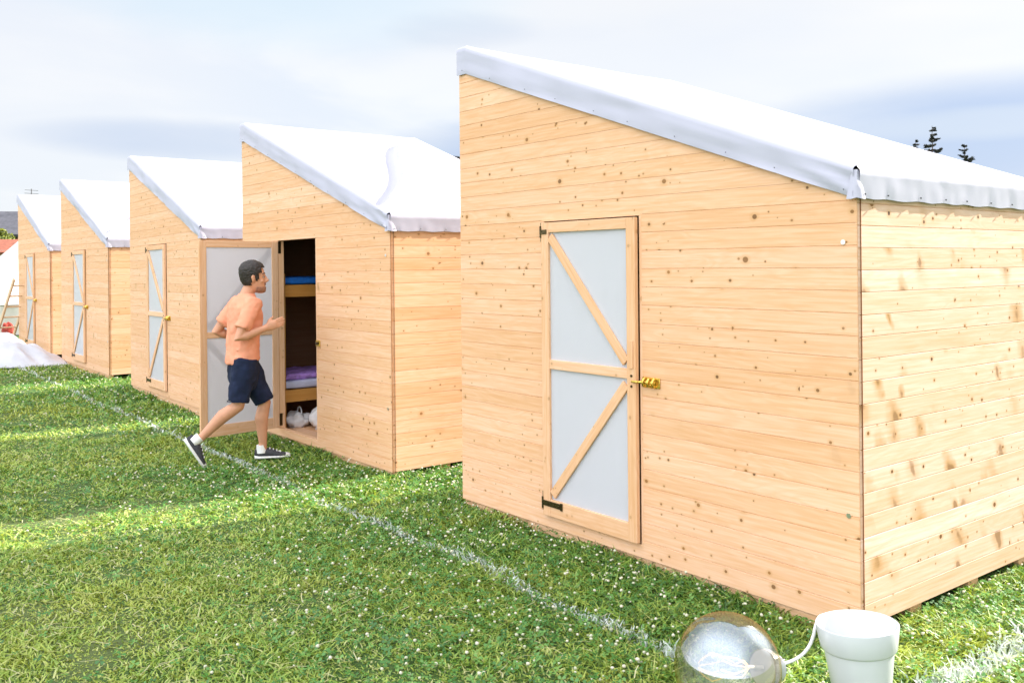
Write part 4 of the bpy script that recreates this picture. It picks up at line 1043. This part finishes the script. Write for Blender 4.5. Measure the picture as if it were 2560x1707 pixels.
# ------------------------------------------------------------------ sky, sun, camera
w = bpy.data.worlds.new('World'); SC.world = w; w.use_nodes = True
nt = w.node_tree; n = N(nt); bg = nt.nodes['Background']; STR = 0.1
sky = n('ShaderNodeTexSky', sky_type='NISHITA', sun_disc=False, sun_elevation=SUN_EL, sun_rotation=math.atan2(SUNV.x, SUNV.y)).outputs[0]
d = n('ShaderNodeTexCoord').outputs['Generated']
sp = n('ShaderNodeSeparateXYZ', {0: d}); dx, dy, dz = sp.outputs
az = n.math('ARCTAN2', dx, dy); el = n.math('ARCSINE', dz)
cv = n('ShaderNodeCombineXYZ', {0: n.math('MULTIPLY', az, 3.2), 1: n.math('MULTIPLY', el, 11.0), 2: 1.7}).outputs[0]
n1 = n('ShaderNodeTexNoise', {'Vector': cv, 'Scale': 1.0, 'Detail': 6.0, 'Roughness': 0.52, 'Distortion': 0.35}).outputs[0]
cv2 = n('ShaderNodeCombineXYZ', {0: n.math('MULTIPLY', az, 1.6), 1: n.math('MULTIPLY', el, 5.0), 2: 8.3}).outputs[0]
n2 = n('ShaderNodeTexNoise', {'Vector': cv2, 'Scale': 1.0, 'Detail': 4.0, 'Roughness': 0.5}).outputs[0]
def blob(a, e, ra, re, warp=0.25):
    qa = n.math('DIVIDE', n.math('SUBTRACT', az, R(a)), R(ra)); qe = n.math('DIVIDE', n.math('SUBTRACT', el, R(e)), R(re))
    r2 = n.math('ADD', n.math('MULTIPLY', qa, qa), n.math('MULTIPLY', qe, qe))
    r2 = n.math('ADD', r2, n.math('MULTIPLY', n.math('SUBTRACT', n1, 0.5), 4*warp))
    return n.smooth(r2, 1.3, 0.0)
white = n.mix(n.smooth(n1, 0.40, 0.62), (0.305, 0.323, 0.355), (0.350, 0.354, 0.362))
white = n.mix(n.math('MULTIPLY', blob(16, 15, 26, 9), 0.9), white, n.mix(n.smooth(n2, 0.35, 0.6), (0.318, 0.325, 0.342), (0.362, 0.352, 0.335)))       # bright cream cloud, upper right
white = n.mix(n.math('MULTIPLY', blob(-27, 9.5, 12, 6), 0.6), white, (0.335, 0.34, 0.355))
lay = n.math('MAXIMUM', n.math('MAXIMUM', blob(28, 6.5, 17, 3.6), blob(0, 6.2, 9, 2.6)), n.math('MULTIPLY', blob(-19, 7.2, 9, 1.3), 0.55))
white = n.mix(n.math('MULTIPLY', lay, 0.85), white, (0.155, 0.200, 0.295))                       # blue grey bank near the horizon
white = n.mix(n.math('MULTIPLY', blob(27, 7.4, 9, 0.9, 0.4), 0.5), white, (0.26, 0.285, 0.32))
white = n.mix(n.math('MULTIPLY', blob(-13, 16.5, 16, 4.2), 0.85), white, (0.275, 0.322, 0.358))     # thin pale blue gap, top left
white = n.mix(n.math('MULTIPLY', blob(-3.0, 14, 5, 1.4, 0.5), 0.35), white, (0.225, 0.25, 0.30))
# cloud deck brightened overhead and behind the camera as added fill, plus sun glow
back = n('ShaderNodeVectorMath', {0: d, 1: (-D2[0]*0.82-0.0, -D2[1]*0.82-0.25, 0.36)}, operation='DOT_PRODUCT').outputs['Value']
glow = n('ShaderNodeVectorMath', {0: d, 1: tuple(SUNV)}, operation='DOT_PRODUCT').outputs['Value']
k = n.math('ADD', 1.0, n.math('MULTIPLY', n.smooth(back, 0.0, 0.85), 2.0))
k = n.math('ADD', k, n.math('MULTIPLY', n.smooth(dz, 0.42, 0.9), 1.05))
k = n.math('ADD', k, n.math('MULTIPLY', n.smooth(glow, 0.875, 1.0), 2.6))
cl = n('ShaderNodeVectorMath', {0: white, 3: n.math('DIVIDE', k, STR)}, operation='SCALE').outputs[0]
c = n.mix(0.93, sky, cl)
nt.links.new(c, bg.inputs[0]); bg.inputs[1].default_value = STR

sl = bpy.data.lights.new('sun', 'SUN'); sl.energy = 5.0; sl.angle = R(0.6); sl.color = (1.0, 0.93, 0.82)
so = bpy.data.objects.new('sun', sl); COL.objects.link(so); so.rotation_euler = SUNV.to_track_quat('Z', 'Y').to_euler(); so.location = (10, 5, 20)

cam = bpy.data.cameras.new('camera'); co = bpy.data.objects.new('camera', cam); COL.objects.link(co)
cam.sensor_width = 36; cam.lens = 36*2331.25/2560; cam.shift_y = -(853.5-658.53)/2560
cam.clip_start = 0.05; cam.clip_end = 2000
co.matrix_world = Matrix.Translation((0, 0, 1.6))@Matrix.Rotation(math.pi/2, 4, 'X')@Matrix.Rotation(-0.0071, 4, 'Z')
SC.camera = co
SC.view_settings.view_transform = 'Standard'; SC.view_settings.look = 'None'; SC.view_settings.exposure = 1.45; SC.view_settings.gamma = 1.0
SC.render.engine = 'CYCLES'; SC.cycles.use_denoising = True; SC.cycles.max_bounces = 8; SC.cycles.transparent_max_bounces = 12
SC.cycles.sample_clamp_indirect = 6.0
